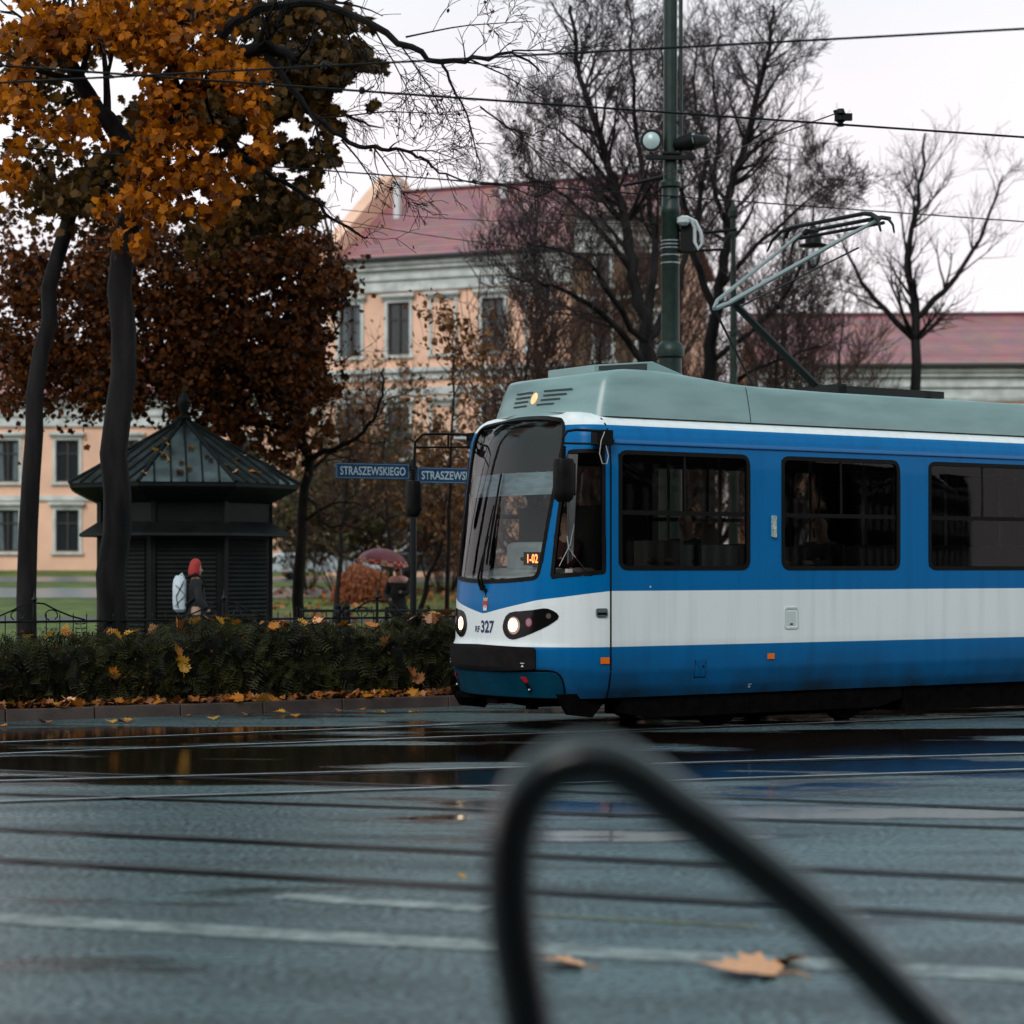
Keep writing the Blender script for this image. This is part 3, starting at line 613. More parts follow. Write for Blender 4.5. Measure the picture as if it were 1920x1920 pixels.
mb.add([sh(1.97+d_, -1.0, t_)+Vector((0, -.003, 0)) for t_ in (0, .25, .5, .75, .94) for d_ in (-.004, .005)], [(2*i, 2*i+1, 2*i+3, 2*i+2) for i in range(4)]); mb.build('housing_joint', m_black, hous, fix=False)
def fr_pt(y, z, off=.004):                         # point on the housing's sloping front
    t_ = (z-3.2)/(3.66-3.2); ins = lerp([(0, 0), (.25, .10), (.5, .24), (.75, .38), (.94, .52)], t_)
    x = lerp([(0, -.2), (.2, -.195), (.4, -.17), (.62, -.12), (.8, -.07), (.91, -.02)], abs(y))+.30*ins*1.0; return (x-off, y, z)
m_slot = mat('vent_slot', (.03, .035, .035), .6)
for k, (y0, y1, y2, y3) in enumerate(((.06, .40, -.14, -.56), (.08, .395, -.15, -.50), (.10, .39, -.13, -.43), (.10, .385, -.08, -.36))):
    for (a, b_) in ((y0, y1), (y2, y3)):
        z = 3.500-.047*k; ss = [a+(b_-a)*i/5. for i in range(6)]; mb = MB(); mb.add([fr_pt(y, z+dz) for y in ss for dz in (-.008, .008)], [(2*i, 2*i+1, 2*i+3, 2*i+2) for i in range(5)]); mb.build('vent_slot', m_slot, hous, fix=False)
mb = MB(); mb.add([fr_pt(0, 3.43, .010)]+[fr_pt(.045*cos(2*pi*i/16)-.0, 3.43+.055*sin(2*pi*i/16), .008) for i in range(16)]+[fr_pt(.052*cos(2*pi*i/16), 3.43+.062*sin(2*pi*i/16), .0) for i in range(16)], [(0, 1+i, 1+(i+1) % 16) for i in range(16)]+[(1+i, 17+i, 17+(i+1) % 16, 1+(i+1) % 16) for i in range(16)])
mb.build('marker_lamp', mat('warm_marker_glow', (1.0, .42, .20), .3, emit=.9), hous, smooth=True)
mb = MB(); P = [(.34, 3.66), (.34, 3.775), (1.11, 3.85), (1.66, 3.69), (1.66, 3.62)]
M = Matrix(((1, 0, 0, 0), (0, 0, 1, 0), (0, 1, 0, 0), (0, 0, 0, 1))); mb.prism(P, -.42, .42, M); o = mb.build('roof_vent_box', m_shroud, tram, bevel=.01)
mb = MB(); mb.prism([(.40, 3.72), (.40, 3.765), (1.03, 3.825), (1.03, 3.74)], -.424, -.40, M); mb.build('vent_opening', m_slot, o)
# pantograph
m_pg = mat('pantograph_grey', (.30, .34, .34), .35, .4); m_pd = mat('pantograph_dark', (.010, .012, .011), .5, spec=.3)
pg = thing('pantograph', None, None); del_ = [pg.pop(k_) for k_ in ()]; pg.parent = tram
def pt(name, pts, r, m, k=8): mb = MB(); mb.tube(pts, r, k); o = mb.build(name, m, pg, smooth=True); return o
pt('lower_arm', [(3.86, 0, 3.70), (2.58, 0, 4.60)], [.050, .042], m_pd)
pt('guide_rod', [(2.95, .05, 3.62), (2.34, .05, 4.52)], .014, m_pd)
pt('upper_arm', [(2.30, .02, 4.53), (2.42, .10, 4.64), (3.93, .42, 5.55)], [.022, .024, .018], m_pg)
pt('upper_arm', [(2.30, -.02, 4.53), (2.46, -.06, 4.60), (3.60, -.72, 5.35), (3.98, -.80, 5.55)], [.024, .03, .022, .02], m_pg)
pt('upper_rod', [(2.60, -.1, 4.57), (3.7, -.80, 5.22)], .010, m_pd)
pt('knee_joint', [(2.32, .0, 4.54), (2.62, -.10, 4.66)], [.03, .05], m_pd)
pt('knee_bracket', [(2.42, .09, 4.62), (2.58, .0, 4.60), (2.62, -.12, 4.62)], .022, m_pd)
pt('collector_strip', [(4.03, .80, 5.56), (3.99, .72, 5.62), (3.97, .6, 5.65), (3.97, -.6, 5.65), (3.99, -.72, 5.62), (4.03, -.80, 5.56)], .024, m_pd)
pt('collector_strip', [(4.25, .72, 5.60), (4.23, .6, 5.63), (4.23, -.6, 5.63), (4.25, -.72, 5.60)], .024, m_pd)
for y in (.6, -.6):
    s_ = 1 if y > 0 else -1
    pt('horn', [(3.97, y, 5.65), (3.93, y+.16*s_, 5.62), (3.90, y+.30*s_, 5.52), (3.88, y+.36*s_, 5.40)], [.026, .024, .018, .012], m_pd)
    pt('horn', [(4.23, y, 5.63), (4.20, y+.14*s_, 5.60), (4.18, y+.24*s_, 5.51), (4.18, y+.26*s_, 5.42)], [.02, .018, .014, .010], m_pd)
pt('head_frame', [(3.93, .42, 5.52), (4.0, .42, 5.60), (4.2, .42, 5.60)], .016, m_pd); pt('head_frame', [(3.95, -.7, 5.52), (4.0, -.7, 5.60), (4.2, -.7, 5.60)], .016, m_pd)
pt('head_frame', [(4.08, .62, 5.53), (4.08, -.8, 5.53)], .02, m_pd)
mb = MB(); mb.box(3.6, 5.4, -.42, -.34, 3.64, 3.72); mb.box(3.6, 5.4, .34, .42, 3.64, 3.72); mb.box(3.75, 3.87, -.42, .42, 3.64, 3.74); mb.box(5.1, 5.2, -.42, .42, 3.64, 3.72)
for x in (3.7, 5.2):
    for y in (-.38, .38): mb.lathe([(.05, 0), (.05, .02), (.03, .03), (.05, .045), (.03, .06), (.03, .1)], (x, y, 3.56), 10)
mb.build('base_frame', m_pd, pg)
# running gear
for y_ in (-1.02, .95): gear = MB(); gear.prism([(-.52, .40), (-.50, .34), (-.40, .19), (-.12, .155), (.06, .34), (.06, .40)], y_, y_+.07, M); gear.build('deflector', m_dark, tram)
mb = MB(); mb.box(-.62, -.50, .35, .75, .30, .36); mb.box(-.66, -.52, -.1, .1, .27, .37); mb.box(-.45, -.40, -.42, -.36, .24, .38); mb.box(-.47, -.38, -.44, -.34, .22, .26); mb.box(-.30, LT-.1, -.86, .86, .33, .84); mb.box(4.15, 8.3, -1.05, 1.05, .07, .38); mb.box(11.25, 12.9, -1.05, 1.05, .07, .38); mb.box(-.55, -.45, .5, .62, .25, .34)  # includes long low boxes added to close the bright gap under the tram
mb.build('underframe', m_dark, tram)
def bogie(s0, s1):
    b_ = thing('bogie', None, None); b_.parent = tram
    for y in (-1.06, 1.0):
        mb = MB(); mb.prism([(s0, .36), (s0, .27), (s0-.04, .27), (s0-.04, .20), (s0+.35, .13), (s1-.35, .13), (s1, .22), (s1, .36)], y, y+.06, M); mb.build('side_frame', m_dark, b_)
    mb = MB(); mb.box(s0+1.05, s1-.05, -.66, .66, .06, .42); mb.build('bogie_infill', m_dark, b_)  # solid dark box added between the side frames to stop light passing
    for s_ in (s0+1.45, s1-.62):
        for y in (-.79, .72):
            mb = MB(); Mw = Matrix.Translation((s_, y, .33)) @ Matrix.Rotation(R(90), 4, 'X'); mb.lathe([(.05, -.05), (.30, -.05), (.35, -.03), (.33, .0), (.33, .05), (.10, .05)], (0, 0, 0), 24, Mw); mb.build('wheel', m_wheel, b_, smooth=True)
        mb = MB(); mb.tube([(s_, -.75, .33), (s_, .75, .33)], .07, 10); mb.build('axle', m_dark, b_)
bogie(.22, 4.1); bogie(8.4, 11.2)
for o in list(C.objects):
    if o.name.startswith(('bogie', 'pantograph')): 
        for k_ in ('label', 'category', 'group'):
            if k_ in o: del o[k_]
# seats and panels inside
m_seat = mat('seat_dark', (.03, .03, .035), .7); m_panel = mat('seat_panel', (.22, .22, .21), .6)
for i, s_ in enumerate((.75, 1.65, 2.75, 3.6, 4.6, 5.6, 6.8, 8.0, 9.2)):
    for y in (-.75, .75):
        mb = MB(); mb.box(s_, s_+.42, y-.38, y+.38, 1.30, 1.38); mb.box(s_+.40, s_+.46, y-.38, y+.38, 1.36, 1.92); mb.box(s_+.1, s_+.3, y-.05, y+.05, .9, 1.3); mb.build('seat', m_seat, tram, bevel=.02)
mb = MB(); mb.box(.95, 1.0, -1.08, -.3, 1.0, 1.95); mb.box(1.0, 1.75, -1.06, -1.03, 1.0, 1.90); mb.build('partition', m_panel, tram)
mb = MB(); mb.box(.02, .06, -1.08, .5, .9, 2.3); mb.build('cab_wall', m_int, tram)
for s_ in (.6, 2.0, 4.1, 6.3): 
    for y in (-.45, .45): mb = MB(); mb.tube([(s_, y, .9), (s_, y, 3.15)], .018, 8); mb.build('grab_pole', mat('pole_yellow', (.4, .36, .28), .4), tram)
# people aboard
def seated(name, label, M_, coat, hairc, skinc=(.42, .25, .18), group=None, arm=.42):
    def T(x, y, z): return tuple(M_ @ Vector((x, y, z)))
    r_ = thing(name, label, 'person', M_.translation, 0, group)
    iv = Matrix.Translation(-M_.translation)
    def L(nodes): return [(*(iv @ (M_ @ Vector(q[:3]))), *q[3:]) for q in nodes]
    sk = mat('skin', skinc, .55)
    N = [(0,0,.0,.12,.15), (0,0,.25,.11,.15), (0,0,.48,.11,.17), (0,0,.57,.05,.055), (0,.0,.66,.07,.062), (-.01,0,.75,.085,.072), (0,0,.82,.05,.05),
         (-.02,-.19,.48,.055), (-.12,-.24,.27,.042), (-arm,-.15,.30,.03), (-.02,.19,.48,.055), (-.12,.24,.27,.042), (-arm,.15,.30,.03),
         (-.04,-.1,.0,.08), (-.34,-.1,.02,.065), (-.34,-.1,-.40,.04), (-.04,.1,.0,.08), (-.34,.1,.02,.065), (-.34,.1,-.40,.04), (-.095, 0, .70, .018)]
    E_ = [(0,1),(1,2),(2,3),(3,4),(4,5),(5,6),(2,7),(7,8),(8,9),(2,10),(10,11),(11,12),(0,13),(13,14),(14,15),(0,16),(16,17),(17,18),(4,19)]
    skin_mesh('body', L(N), E_, sk, r_)
    cN = [(0,0,-.02,.135,.165), (0,0,.25,.13,.17), (0,0,.47,.125,.18), (0,0,.54,.06,.07), (-.02,-.195,.48,.07), (-.12,-.245,.27,.056), (-arm+.08,-.16,.30,.045), (-.02,.195,.48,.07), (-.12,.245,.27,.056), (-arm+.08,.16,.30,.045)]
    skin_mesh('coat', L(cN), [(0,1),(1,2),(2,3),(2,4),(4,5),(5,6),(2,7),(7,8),(8,9)], mat('coat_%s' % (coat,), coat, .8), r_)
    skin_mesh('hair', L([(.035,0,.70,.07,.068), (.02,0,.79,.09,.08), (.0,0,.835,.06,.06)]), [(0,1),(1,2)], mat('hair_%s' % (hairc,), hairc, .6), r_)
    return r_
TW = Matrix.Translation(tram.location) @ Matrix.Rotation(math.atan2(.560, .829), 4, 'Z')
seated('person', 'tram driver in dark red jacket sitting behind the cab window', TW @ Matrix.Translation((.0, -.42, 1.42)), (.06, .012, .015), (.02, .015, .012))
seated('person', 'dark haired tram passenger in the first side window, face turned forward', TW @ Matrix.Translation((1.28, -.78, 1.44)), (.015, .015, .017), (.012, .01, .01))
seated('person', 'tram passenger in grey coat behind the second side window', TW @ Matrix.Translation((3.25, -.70, 1.42)), (.07, .07, .075), (.03, .02, .015))
# ------------------------------------------------------------------ buildings
def local(P, ang): return Matrix.Translation(P) @ Matrix.Rotation(ang, 4, 'Z')
m_peach = mat('peach_render', (.80, .48, .34), .85, var=.10, scale=.6, bump=.1, bscale=20); m_trim = mat('pale_trim', (.50, .52, .50), .7, var=.2, scale=2)
m_tile = bpy.data.materials.new('roof_tiles'); m_tile.use_nodes = True
n = m_tile.node_tree; b = n.nodes['Principled BSDF']; t = n.nodes.new('ShaderNodeTexCoord'); br = n.nodes.new('ShaderNodeTexBrick')
br.inputs['Scale'].default_value = 1; br.inputs['Brick Width'].default_value = 60; br.inputs['Row Height'].default_value = .34; br.inputs['Mortar Size'].default_value = .06; br.inputs['Mortar Smooth'].default_value = .6
br.inputs['Color1'].default_value = (.62, .26, .265, 1); br.inputs['Color2'].default_value = (.50, .19, .20, 1); br.inputs['Mortar'].default_value = (.16, .06, .065, 1)
n.links.new(t.outputs['UV'], br.inputs['Vector']); nn = n.nodes.new('ShaderNodeTexNoise'); nn.inputs['Scale'].default_value = 1.4; nn.inputs['Detail'].default_value = 6; n.links.new(t.outputs['Object'], nn.inputs['Vector'])
mm = n.nodes.new('ShaderNodeMix'); mm.data_type = 'RGBA'; mm.blend_type = 'MULTIPLY'; mm.inputs[0].default_value = .7; n.links.new(br.outputs['Color'], mm.inputs[6]); n.links.new(nn.outputs['Color'], mm.inputs[7])
n.links.new(mm.outputs[2], b.inputs['Base Color']); b.inputs['Roughness'].default_value = .45
bb_ = n.nodes.new('ShaderNodeBump'); bb_.inputs['Distance'].default_value = .05; bb_.inputs['Strength'].default_value = .6; n.links.new(br.outputs['Fac'], bb_.inputs['Height']); bb_.invert = True; n.links.new(bb_.outputs[0], b.inputs['Normal'])
def roof_uv(o):
    uv = o.data.uv_layers.new(name='uv')
    for p in o.data.polygons:
        nrm = p.normal; h = Vector((-nrm.y, nrm.x, 0)); h = h.normalized() if h.length > 1e-4 else Vector((1, 0, 0)); s_ = nrm.cross(h)
        for li in p.loop_indices: co = o.data.vertices[o.data.loops[li].vertex_index].co; uv.data[li].uv = (co.dot(h), co.dot(s_))
m_win = mat('dark_window_glass', (.02, .025, .028), .08, spec=.6); m_wf = mat('dark_window_frame', (.035, .03, .028), .6); m_gut = mat('gutter_metal', (.03, .028, .03), .5)
def window_unit(par, q, z0, z1, w, niche=False, hood=True):
    mb = MB(); tw = .13
    mb.box(q-w/2-tw, q-w/2, -.07, 0, z0-.02, z1+tw); mb.box(q+w/2, q+w/2+tw, -.07, 0, z0-.02, z1+tw); mb.box(q-w/2, q+w/2, -.068, 0, z1, z1+tw); mb.box(q-w/2-.2, q+w/2+.2, -.14, 0, z0-.13, z0-.022)
    if hood: mb.box(q-w/2-.28, q+w/2+.28, -.26, 0, z1+tw+.08, z1+tw+.20); mb.box(q-w/2-.2, q+w/2+.2, -.16, 0, z1+tw+.003, z1+tw+.078)
    f = mb.build('blind_niche' if niche else 'window', m_trim, par)
    if niche: return
    mb = MB(); mb.add([(q-w/2, .12, z0), (q+w/2, .12, z0), (q+w/2, .12, z1), (q-w/2, .12, z1)], [(0,1,2,3)]); mb.build('pane', m_win, f)
    mb = MB()
    for a, b_ in ((q-w/2, q-w/2+.06), (q-.035, q+.035), (q+w/2-.06, q+w/2)): mb.box(a, b_, .05, .11, z0, z1)
    for z in (z0, z0+(z1-z0)*.66, z1-.06): mb.box(q-w/2+.061, q-.036, .055, .105, z, z+.06); mb.box(q+.036, q+w/2-.061, .055, .105, z, z+.06)
    mb.build('sash', m_wf, f)
    if (int(q*10)+int(z0*10)) % 3 != 0:
        mb = MB(); mb.add([(q-w/2+.06, .112, z0+.05), (q-w*.18, .112, z0+.05), (q-w*.26, .112, z1-.05), (q-w/2+.06, .112, z1-.05), (q+w*.2, .112, z0+.05), (q+w/2-.06, .112, z0+.05), (q+w/2-.06, .112, z1-.05), (q+w*.24, .112, z1-.05)], [(0,1,2,3), (4,5,6,7)]); mb.build('curtain', mat('lace_curtain', (.10, .12, .13), .8, var=.4, scale=9, stretch=(6,6,.6)), f)
def wall_with_holes(par, L, z0, z1, wins, dep, m):
    xs = sorted({0, L} | {v for q, a, b_, w in wins for v in (q-w/2, q+w/2)}); zs = sorted({z0, z1} | {v for q, a, b_, w in wins for v in (a, b_)})
    mb = MB()
    for i in range(len(xs)-1):
        for j in range(len(zs)-1):
            cx, cz = (xs[i]+xs[i+1])/2, (zs[j]+zs[j+1])/2
            if any(abs(cx-q) < w/2 and a < cz < b_ for q, a, b_, w in wins): continue
            mb.add([(xs[i], 0, zs[j]), (xs[i+1], 0, zs[j]), (xs[i+1], 0, zs[j+1]), (xs[i], 0, zs[j+1])], [(0,1,2,3)])
    for q, a, b_, w in wins:
        x0, x1 = q-w/2, q+w/2; mb.add([(x0,0,a),(x1,0,a),(x1,0,b_),(x0,0,b_),(x0,.13,a),(x1,.13,a),(x1,.13,b_),(x0,.13,b_)], [(0,1,5,4),(1,2,6,5),(2,3,7,6),(3,0,4,7)])
    mb.add([(0,0,z0),(L,0,z0),(L,dep,z0),(0,dep,z0),(0,0,z1),(L,0,z1),(L,dep,z1),(0,dep,z1)], [(1,2,6,5),(2,3,7,6),(3,0,4,7)])
    return mb.build('wall', m, par, fix=False)
def building(name, label, P, ang, L, dep, zb, ze, zr, wq, rows, chim=(), gable=0, niches=(), courses=(), m=None, over=.5):
    B = thing(name, label, 'building', P, ang); m = m or m_peach; wins = [(q, a, b_, w) for q in wq for (a, b_, w) in rows if (q, a) not in niches]
    wall_with_holes(B, L, zb, ze, wins, dep, m)
    for q in wq:
        for (a, b_, w) in rows: window_unit(B, q, a, b_, w, (q, a) in niches)
    mb = MB(); z = ze
    for h, pr in ((.22, .42), (.16, .30), (.30, .12), (.10, .20), (.34, .10), (.10, .15)): mb.box(-.05, L+.05, -pr, 0, z-h, z-.004); z -= h
    mb.build('cornice', m_trim, B)
    for z0, z1, pr in courses: mb = MB(); mb.box(-.02, L+.02, -pr, 0, z0, z1); mb.build('string_course', m_trim, B)
    mb = MB(); hd = dep/2; x0 = gable; mb.add([(x0, -over, ze+.05), (L+.3, -over, ze+.05), (L+.3, hd, zr), (x0, hd, zr), (L+.3, dep+over, ze+.05), (x0, dep+over, ze+.05), (x0, -over, ze-.02), (L+.3, -over, ze-.02)], [(0,1,2,3), (3,2,4,5), (6,7,1,0)]); rf = mb.build('roof', m_tile, B); roof_uv(rf)
    mb = MB(); mb.tube([(x0, -over-.06, ze+.02), (L+.3, -over-.06, ze+.02)], .09, 8); mb.build('gutter', m_gut, B)
    mb = MB(); mb.tube([(x0, hd, zr+.05), (L+.3, hd, zr+.05)], .10, 8); mb.build('ridge', m_tile, rf)
    for x_ in (0, L): mb = MB(); mb.add([(x_, 0, ze), (x_, dep, ze), (x_, hd, zr-.05)], [(0,1,2)]); mb.build('gable_wall', m, B)
    if gable:
        mb = MB(); Mx = Matrix(((0, 0, 1, 0), (1, 0, 0, 0), (0, 1, 0, 0), (0, 0, 0, 1)))
        mb.prism([(-.65, ze-.2), (-.65, ze+.55), (hd-.8, zr+.60), (hd-.2, zr+.75), (hd+.7, zr+.60), (dep+.65, ze+.55), (dep+.65, ze-.2)], 0, gable, Mx); mb.build('gable_parapet', m, B)
    for cx, cy, cz, w, h in chim:
        mb = MB(); mb.box(cx-w/2, cx+w/2, cy-w/2, cy+w/2, cz, cz+h); mb.box(cx-w/2-.06, cx+w/2+.06, cy-w/2-.06, cy+w/2+.06, cz+h, cz+h+.12); mb.build('chimney', mat('white_chimney', (.62, .62, .63), .7), rf)
    return B
q1 = [1.09, 3.22, 5.15, 7.26, 9.19, 11.2]
BA = math.atan2(-.39, .92)
building('townhouse', 'peach townhouse with red tiled roof and dark upper windows behind the park', Vector((-7.4, 88, 0)), BA, 12.3, 11, .9, 13.75, 17.4, q1, [(10.05, 12.1, .95), (6.0, 8.0, .95), (2.4, 4.4, .95)],
         chim=[(1.6, 3.2, 15.9, .24, 1.5), (6.0, 3.9, 16.6, .22, 1.4)], gable=.6, niches=((5.15, 10.05), (9.19, 10.05), (5.15, 6.0)), courses=((9.05, 9.3, .12), (9.34, 9.5, .28), (8.45, 8.75, .10), (5.1, 5.3, .1)))
building('building', 'ochre gabled house wing half hidden behind the bare tree', Vector(at(1080, 1067, 82)).xy.to_3d(), R(4), 3.6, 7, .8, 14.6, 16.0, [1.0, 2.6], [(12.2, 13.4, .5), (9.4, 11.0, .6)], m=mat('ochre_render', (.13, .08, .045), .85, var=.2, scale=1), courses=((11.6, 11.8, .15),))
building('house', 'long peach house with a low red roof behind the brown maple and kiosk', Vector((-44, 96, 0)), R(-2), 36, 9, 1.2, 9.0, 11.6, [1.5+2.6*i for i in range(13)], [(5.4, 7.2, 1.0), (2.4, 4.2, 1.0)], courses=((4.6, 4.8, .12),))
# houses on the camera's own side of the road, mirrored in the tram's glass and paint
def street_side(name, x0, x1, y, h, m):
    mb = MB(); mb.box(x0, x1, y-10, y, 0, h); mb.box(x0-.3, x1+.3, y-10.3, y+.4, h, h+.5)
    x = x0+1.6
    while x < x1-1.6:
        for z in (1.2, 4.8, 8.4, 12.0):
            if z+2.2 < h: mb.box(x, x+1.1, y-.004, y+.06, z, z+2.1, mi=1); mb.box(x-.15, x+1.25, y, y+.12, z+2.12, z+2.3)
        x += 2.9
    tag(mb.build(name, [m, MATS['dark_window_glass']], None), kind='structure')
for i, (x0, x1, y, h) in enumerate(((-60, -32, -13, 15), (-31.5, -10, -14, 17.5), (-9.5, 14, -13, 16), (14.5, 36, -14, 18), (36.5, 64, -13, 15), (64.5, 96, -13, 18), (96.5, 150, -12, 19), (150, 200, -10, 19))):
    street_side('building_row', x0, x1, y, h, mat('facade_%d' % (i % 3), ((.028, .020, .016), (.020, .016, .014), (.035, .024, .018))[i % 3], .8))
building('house', 'low peach house with a long red roof at the far right', Vector((9.2, 84, 0)), R(-2), 16, 9, 1.0, 9.3, 11.75, [1.5+2.3*i for i in range(6)], [(5.6, 7.4, .95), (2.5, 4.2, .95)], courses=((8.0, 8.15, .12),))
# ------------------------------------------------------------------ tree makers
class Tree:
    def __init__(s): s.limb = MB(); s.twig = MB(); s.tips = []
def rv(): return Vector((random.gauss(0, 1), random.gauss(0, 1), random.gauss(0, 1)))
def grow(T, p, d, L, r, lev, mx, kink=.28, up=.10, nch=(3, 6), ratio=.62, rmin=.004):
    ns = 5 if lev < mx else 3; pts = [p.copy()]; q = p.copy(); dd = d.normalized()
    for i in range(ns):
        dd = (dd+rv()*kink*.35+Vector((0, 0, up))).normalized(); q = q+dd*(L/ns); pts.append(q.copy())
    rad = [max(rmin, r*(1-.75*i/ns)) for i in range(ns+1)]
    (T.limb if r > .035 else T.twig).tube(pts, rad, 6 if r > .035 else (4 if r > .012 else 3), caps=False)
    if lev >= mx: T.tips.append(pts[-1]); T.tips.append(pts[len(pts)//2]); return
    for _ in range(random.randint(*nch)):
        f = random.uniform(.25, 1.0); i = min(ns-1, int(f*ns)); base = pts[i].lerp(pts[i+1], f*ns-i)
        a = (pts[i+1]-pts[i]).normalized(); s_ = (rv()); s_ = (s_-a*s_.dot(a)).normalized(); nd = (a*random.uniform(.6, 1.1)+s_*random.uniform(.5, 1.0)).normalized()
        grow(T, base, nd, L*random.uniform(.4, .75)*ratio/.62, max(rmin, rad[i]*.6), lev+1, mx, kink, up, nch, ratio, rmin)
def limb(T, pts, r0, r1, sprout=8, L=1.6, mx=3, up=.1, start=.25, nch=(3, 6), kink=.28, rmin=.004):
    k = []; m_ = len(pts)                                       # smooth the guide points
    for i in range(m_-1):
        for j in range(4):
            t_ = j/4.; p0 = pts[max(i-1, 0)]; p1 = pts[i]; p2 = pts[i+1]; p3 = pts[min(i+2, m_-1)]
            k.append(.5*((2*p1)+(-p0+p2)*t_+(2*p0-5*p1+4*p2-p3)*t_*t_+(-p0+3*p1-3*p2+p3)*t_**3)+rv()*min(.03, r0*.3))
    k.append(pts[-1]); n_ = len(k); rad = [r0+(r1-r0)*(i/(n_-1))**.8 for i in range(n_)]
    (T.limb if r0 > .02 else T.twig).tube(k, rad, 10 if r0 > .08 else 6, caps=False)
    for _ in range(sprout):
        f = random.uniform(start, 1.0); i = min(n_-2, int(f*(n_-1))); a = (k[i+1]-k[i]).normalized(); s_ = rv(); s_ = (s_-a*s_.dot(a)).normalized()
        grow(T, k[i], (a*random.uniform(.4, 1.0)+s_*random.uniform(.6, 1.1)), L*random.uniform(.5, 1.1)*(1.15-f*.5), max(rmin, rad[i]*.5), 1, mx, kink, up, nch, .62, rmin)
    return k
m_bark = mat('bark_dark', (.010, .008, .008), .85, spec=.2, var=.8, scale=5, bump=1.0, bscale=14, stretch=(1,1,.2)); m_bark2 = mat('bark_wet_brown', (.014, .009, .007), .8, spec=.2, var=.4, scale=6, bump=.5, bscale=30)
m_twig = mat('twig_bark', (.040, .028, .031), .85, spec=.2); m_twig2 = mat('twig_reddish', (.055, .028, .022), .85, spec=.2)
MAPLE = [(0,0,0), (.24,-.06,.05), (.46,.10,.1), (.36,.20,.08), (.64,.36,.14), (.48,.44,.1), (.54,.64,.12), (.30,.54,.06), (.30,.80,.06), (.14,.72,.03), (0,1.06,0)]
def maple_tpl():
    v = [tuple(p) for p in MAPLE]+[(-p[0], p[1], p[2]) for p in MAPLE[1:-1]]; n_ = len(MAPLE); l_ = [0]+list(range(n_, 2*n_-2))+[n_-1]
    return [(x, y-.5, z) for x, y, z in v], [tuple(range(n_)), tuple(reversed(l_))]
def oval_tpl(w=.34): return [(0,-.5,0), (w,-.1,.08), (w*.7,.3,.06), (0,.5,0), (-w,-.1,.08), (-w*.7,.3,.06)], [(0,1,2,3), (0,3,5,4)]
def scatter(name, pts, size, tpl, m, parent, svar=.35, dirs=None, flat=0.):
    tv, tf = tpl; tv = np.array(tv); k = len(tv); P = np.array([tuple(p) for p in pts]); N_ = len(P)
    if N_ == 0: return None
    rg = np.random.default_rng(len(P)); 
    if dirs is None: A = rg.normal(size=(N_, 3)); A[:, 2] -= .6
    else: A = np.array([tuple(d) for d in dirs])
    A /= np.linalg.norm(A, axis=1)[:, None]; B = rg.normal(size=(N_, 3))
    if flat: B = B*(1-flat)+np.cross(A, np.array([0, 0, 1.]))*flat*2
    B -= A*(A*B).sum(1)[:, None]; B /= np.linalg.norm(B, axis=1)[:, None]; Cc = np.cross(B, A)
    S = size*(1+svar*rg.uniform(-1, 1, N_)); fl = rg.uniform(-1, 2.5, N_)
    V = P[:, None, :]+S[:, None, None]*(tv[None, :, 0, None]*B[:, None, :]+tv[None, :, 1, None]*A[:, None, :]+(tv[None, :, 2, None]*fl[:, None, None])*Cc[:, None, :])
    V = V.reshape(-1, 3); faces = []
    for i in range(N_):
        o_ = i*k
        for f in tf: faces.append(tuple(j+o_ for j in f))
    me = bpy.data.meshes.new(name); me.from_pydata(V.tolist(), [], faces); me.materials.append(m); me.update()
    o = bpy.data.objects.new(name, me); C.objects.link(o); o.parent = parent; return o
def finish(T, name, label, mb_, mt_, group=None, leaves=None, cat='tree'):
    t_ = thing(name, label, cat, (0, 0, 0), 0, group)
    if T.limb.f: T.limb.build('trunk', mb_, t_, smooth=True, fix=False)
    if T.twig.f: T.twig.build('branches', mt_, t_, fix=False)
    return t_
def Ps(Y, *uv, dY=0): return [at(u, v, Y+dY*i) for i, (u, v) in enumerate(uv)]
# bare tree behind the mast
random.seed(11)
T = Tree(); Y = 44
limb(T, Ps(Y, (1228, 1240), (1225, 900), (1220, 700), (1205, 600), (1182, 490), (1165, 390), (1132, 285), (1095, 170), (1078, 90), (1070, 10)), .20, .03, 40, 2.0, 4, start=.45, nch=(3, 5), rmin=.005)
limb(T, Ps(Y, (1220, 700), (1160, 620), (1090, 560), (1020, 530), (950, 520), dY=-.5), .09, .015, 18, 1.5, 4, nch=(3, 5), rmin=.005)
limb(T, Ps(Y, (1216, 660), (1150, 560), (1110, 500), (1060, 470), (990, 455), dY=-.6), .08, .015, 16, 1.4, 4, nch=(3, 5), rmin=.005)
limb(T, Ps(Y, (1208, 620), (1232, 480), (1215, 380), (1195, 250), (1185, 120), (1175, 0), dY=.3), .10, .02, 29, 1.7, 4, nch=(3, 5), rmin=.005)
limb(T, Ps(Y, (1186, 510), (1120, 425), (1060, 370), (1000, 335), (965, 315), dY=-.4), .07, .012, 18, 1.3, 4, nch=(3, 5), rmin=.005)
limb(T, Ps(Y, (1160, 370), (1100, 290), (1045, 245), (990, 215), dY=-.3), .05, .010, 16, 1.2, 4, nch=(3, 5), rmin=.005)
limb(T, Ps(Y, (1215, 640), (1270, 540), (1290, 420), (1262, 300), (1250, 180), (1240, 60), dY=.5), .09, .015, 27, 1.6, 4, nch=(3, 5), rmin=.005)
finish(T, 'bare_tree', 'large leafless tree behind the green mast, its lowest limbs reaching over the peach townhouse', m_bark, m_twig, 'leafless trees behind the tram')
T = Tree(); Y = 48
limb(T, Ps(Y, (1338, 1240), (1332, 900), (1330, 690), (1345, 570), (1360, 450), (1374, 350), (1402, 240), (1426, 150), (1442, 85), (1450, 10)), .19, .03, 43, 1.9, 4, start=.45, nch=(3, 5), rmin=.005)
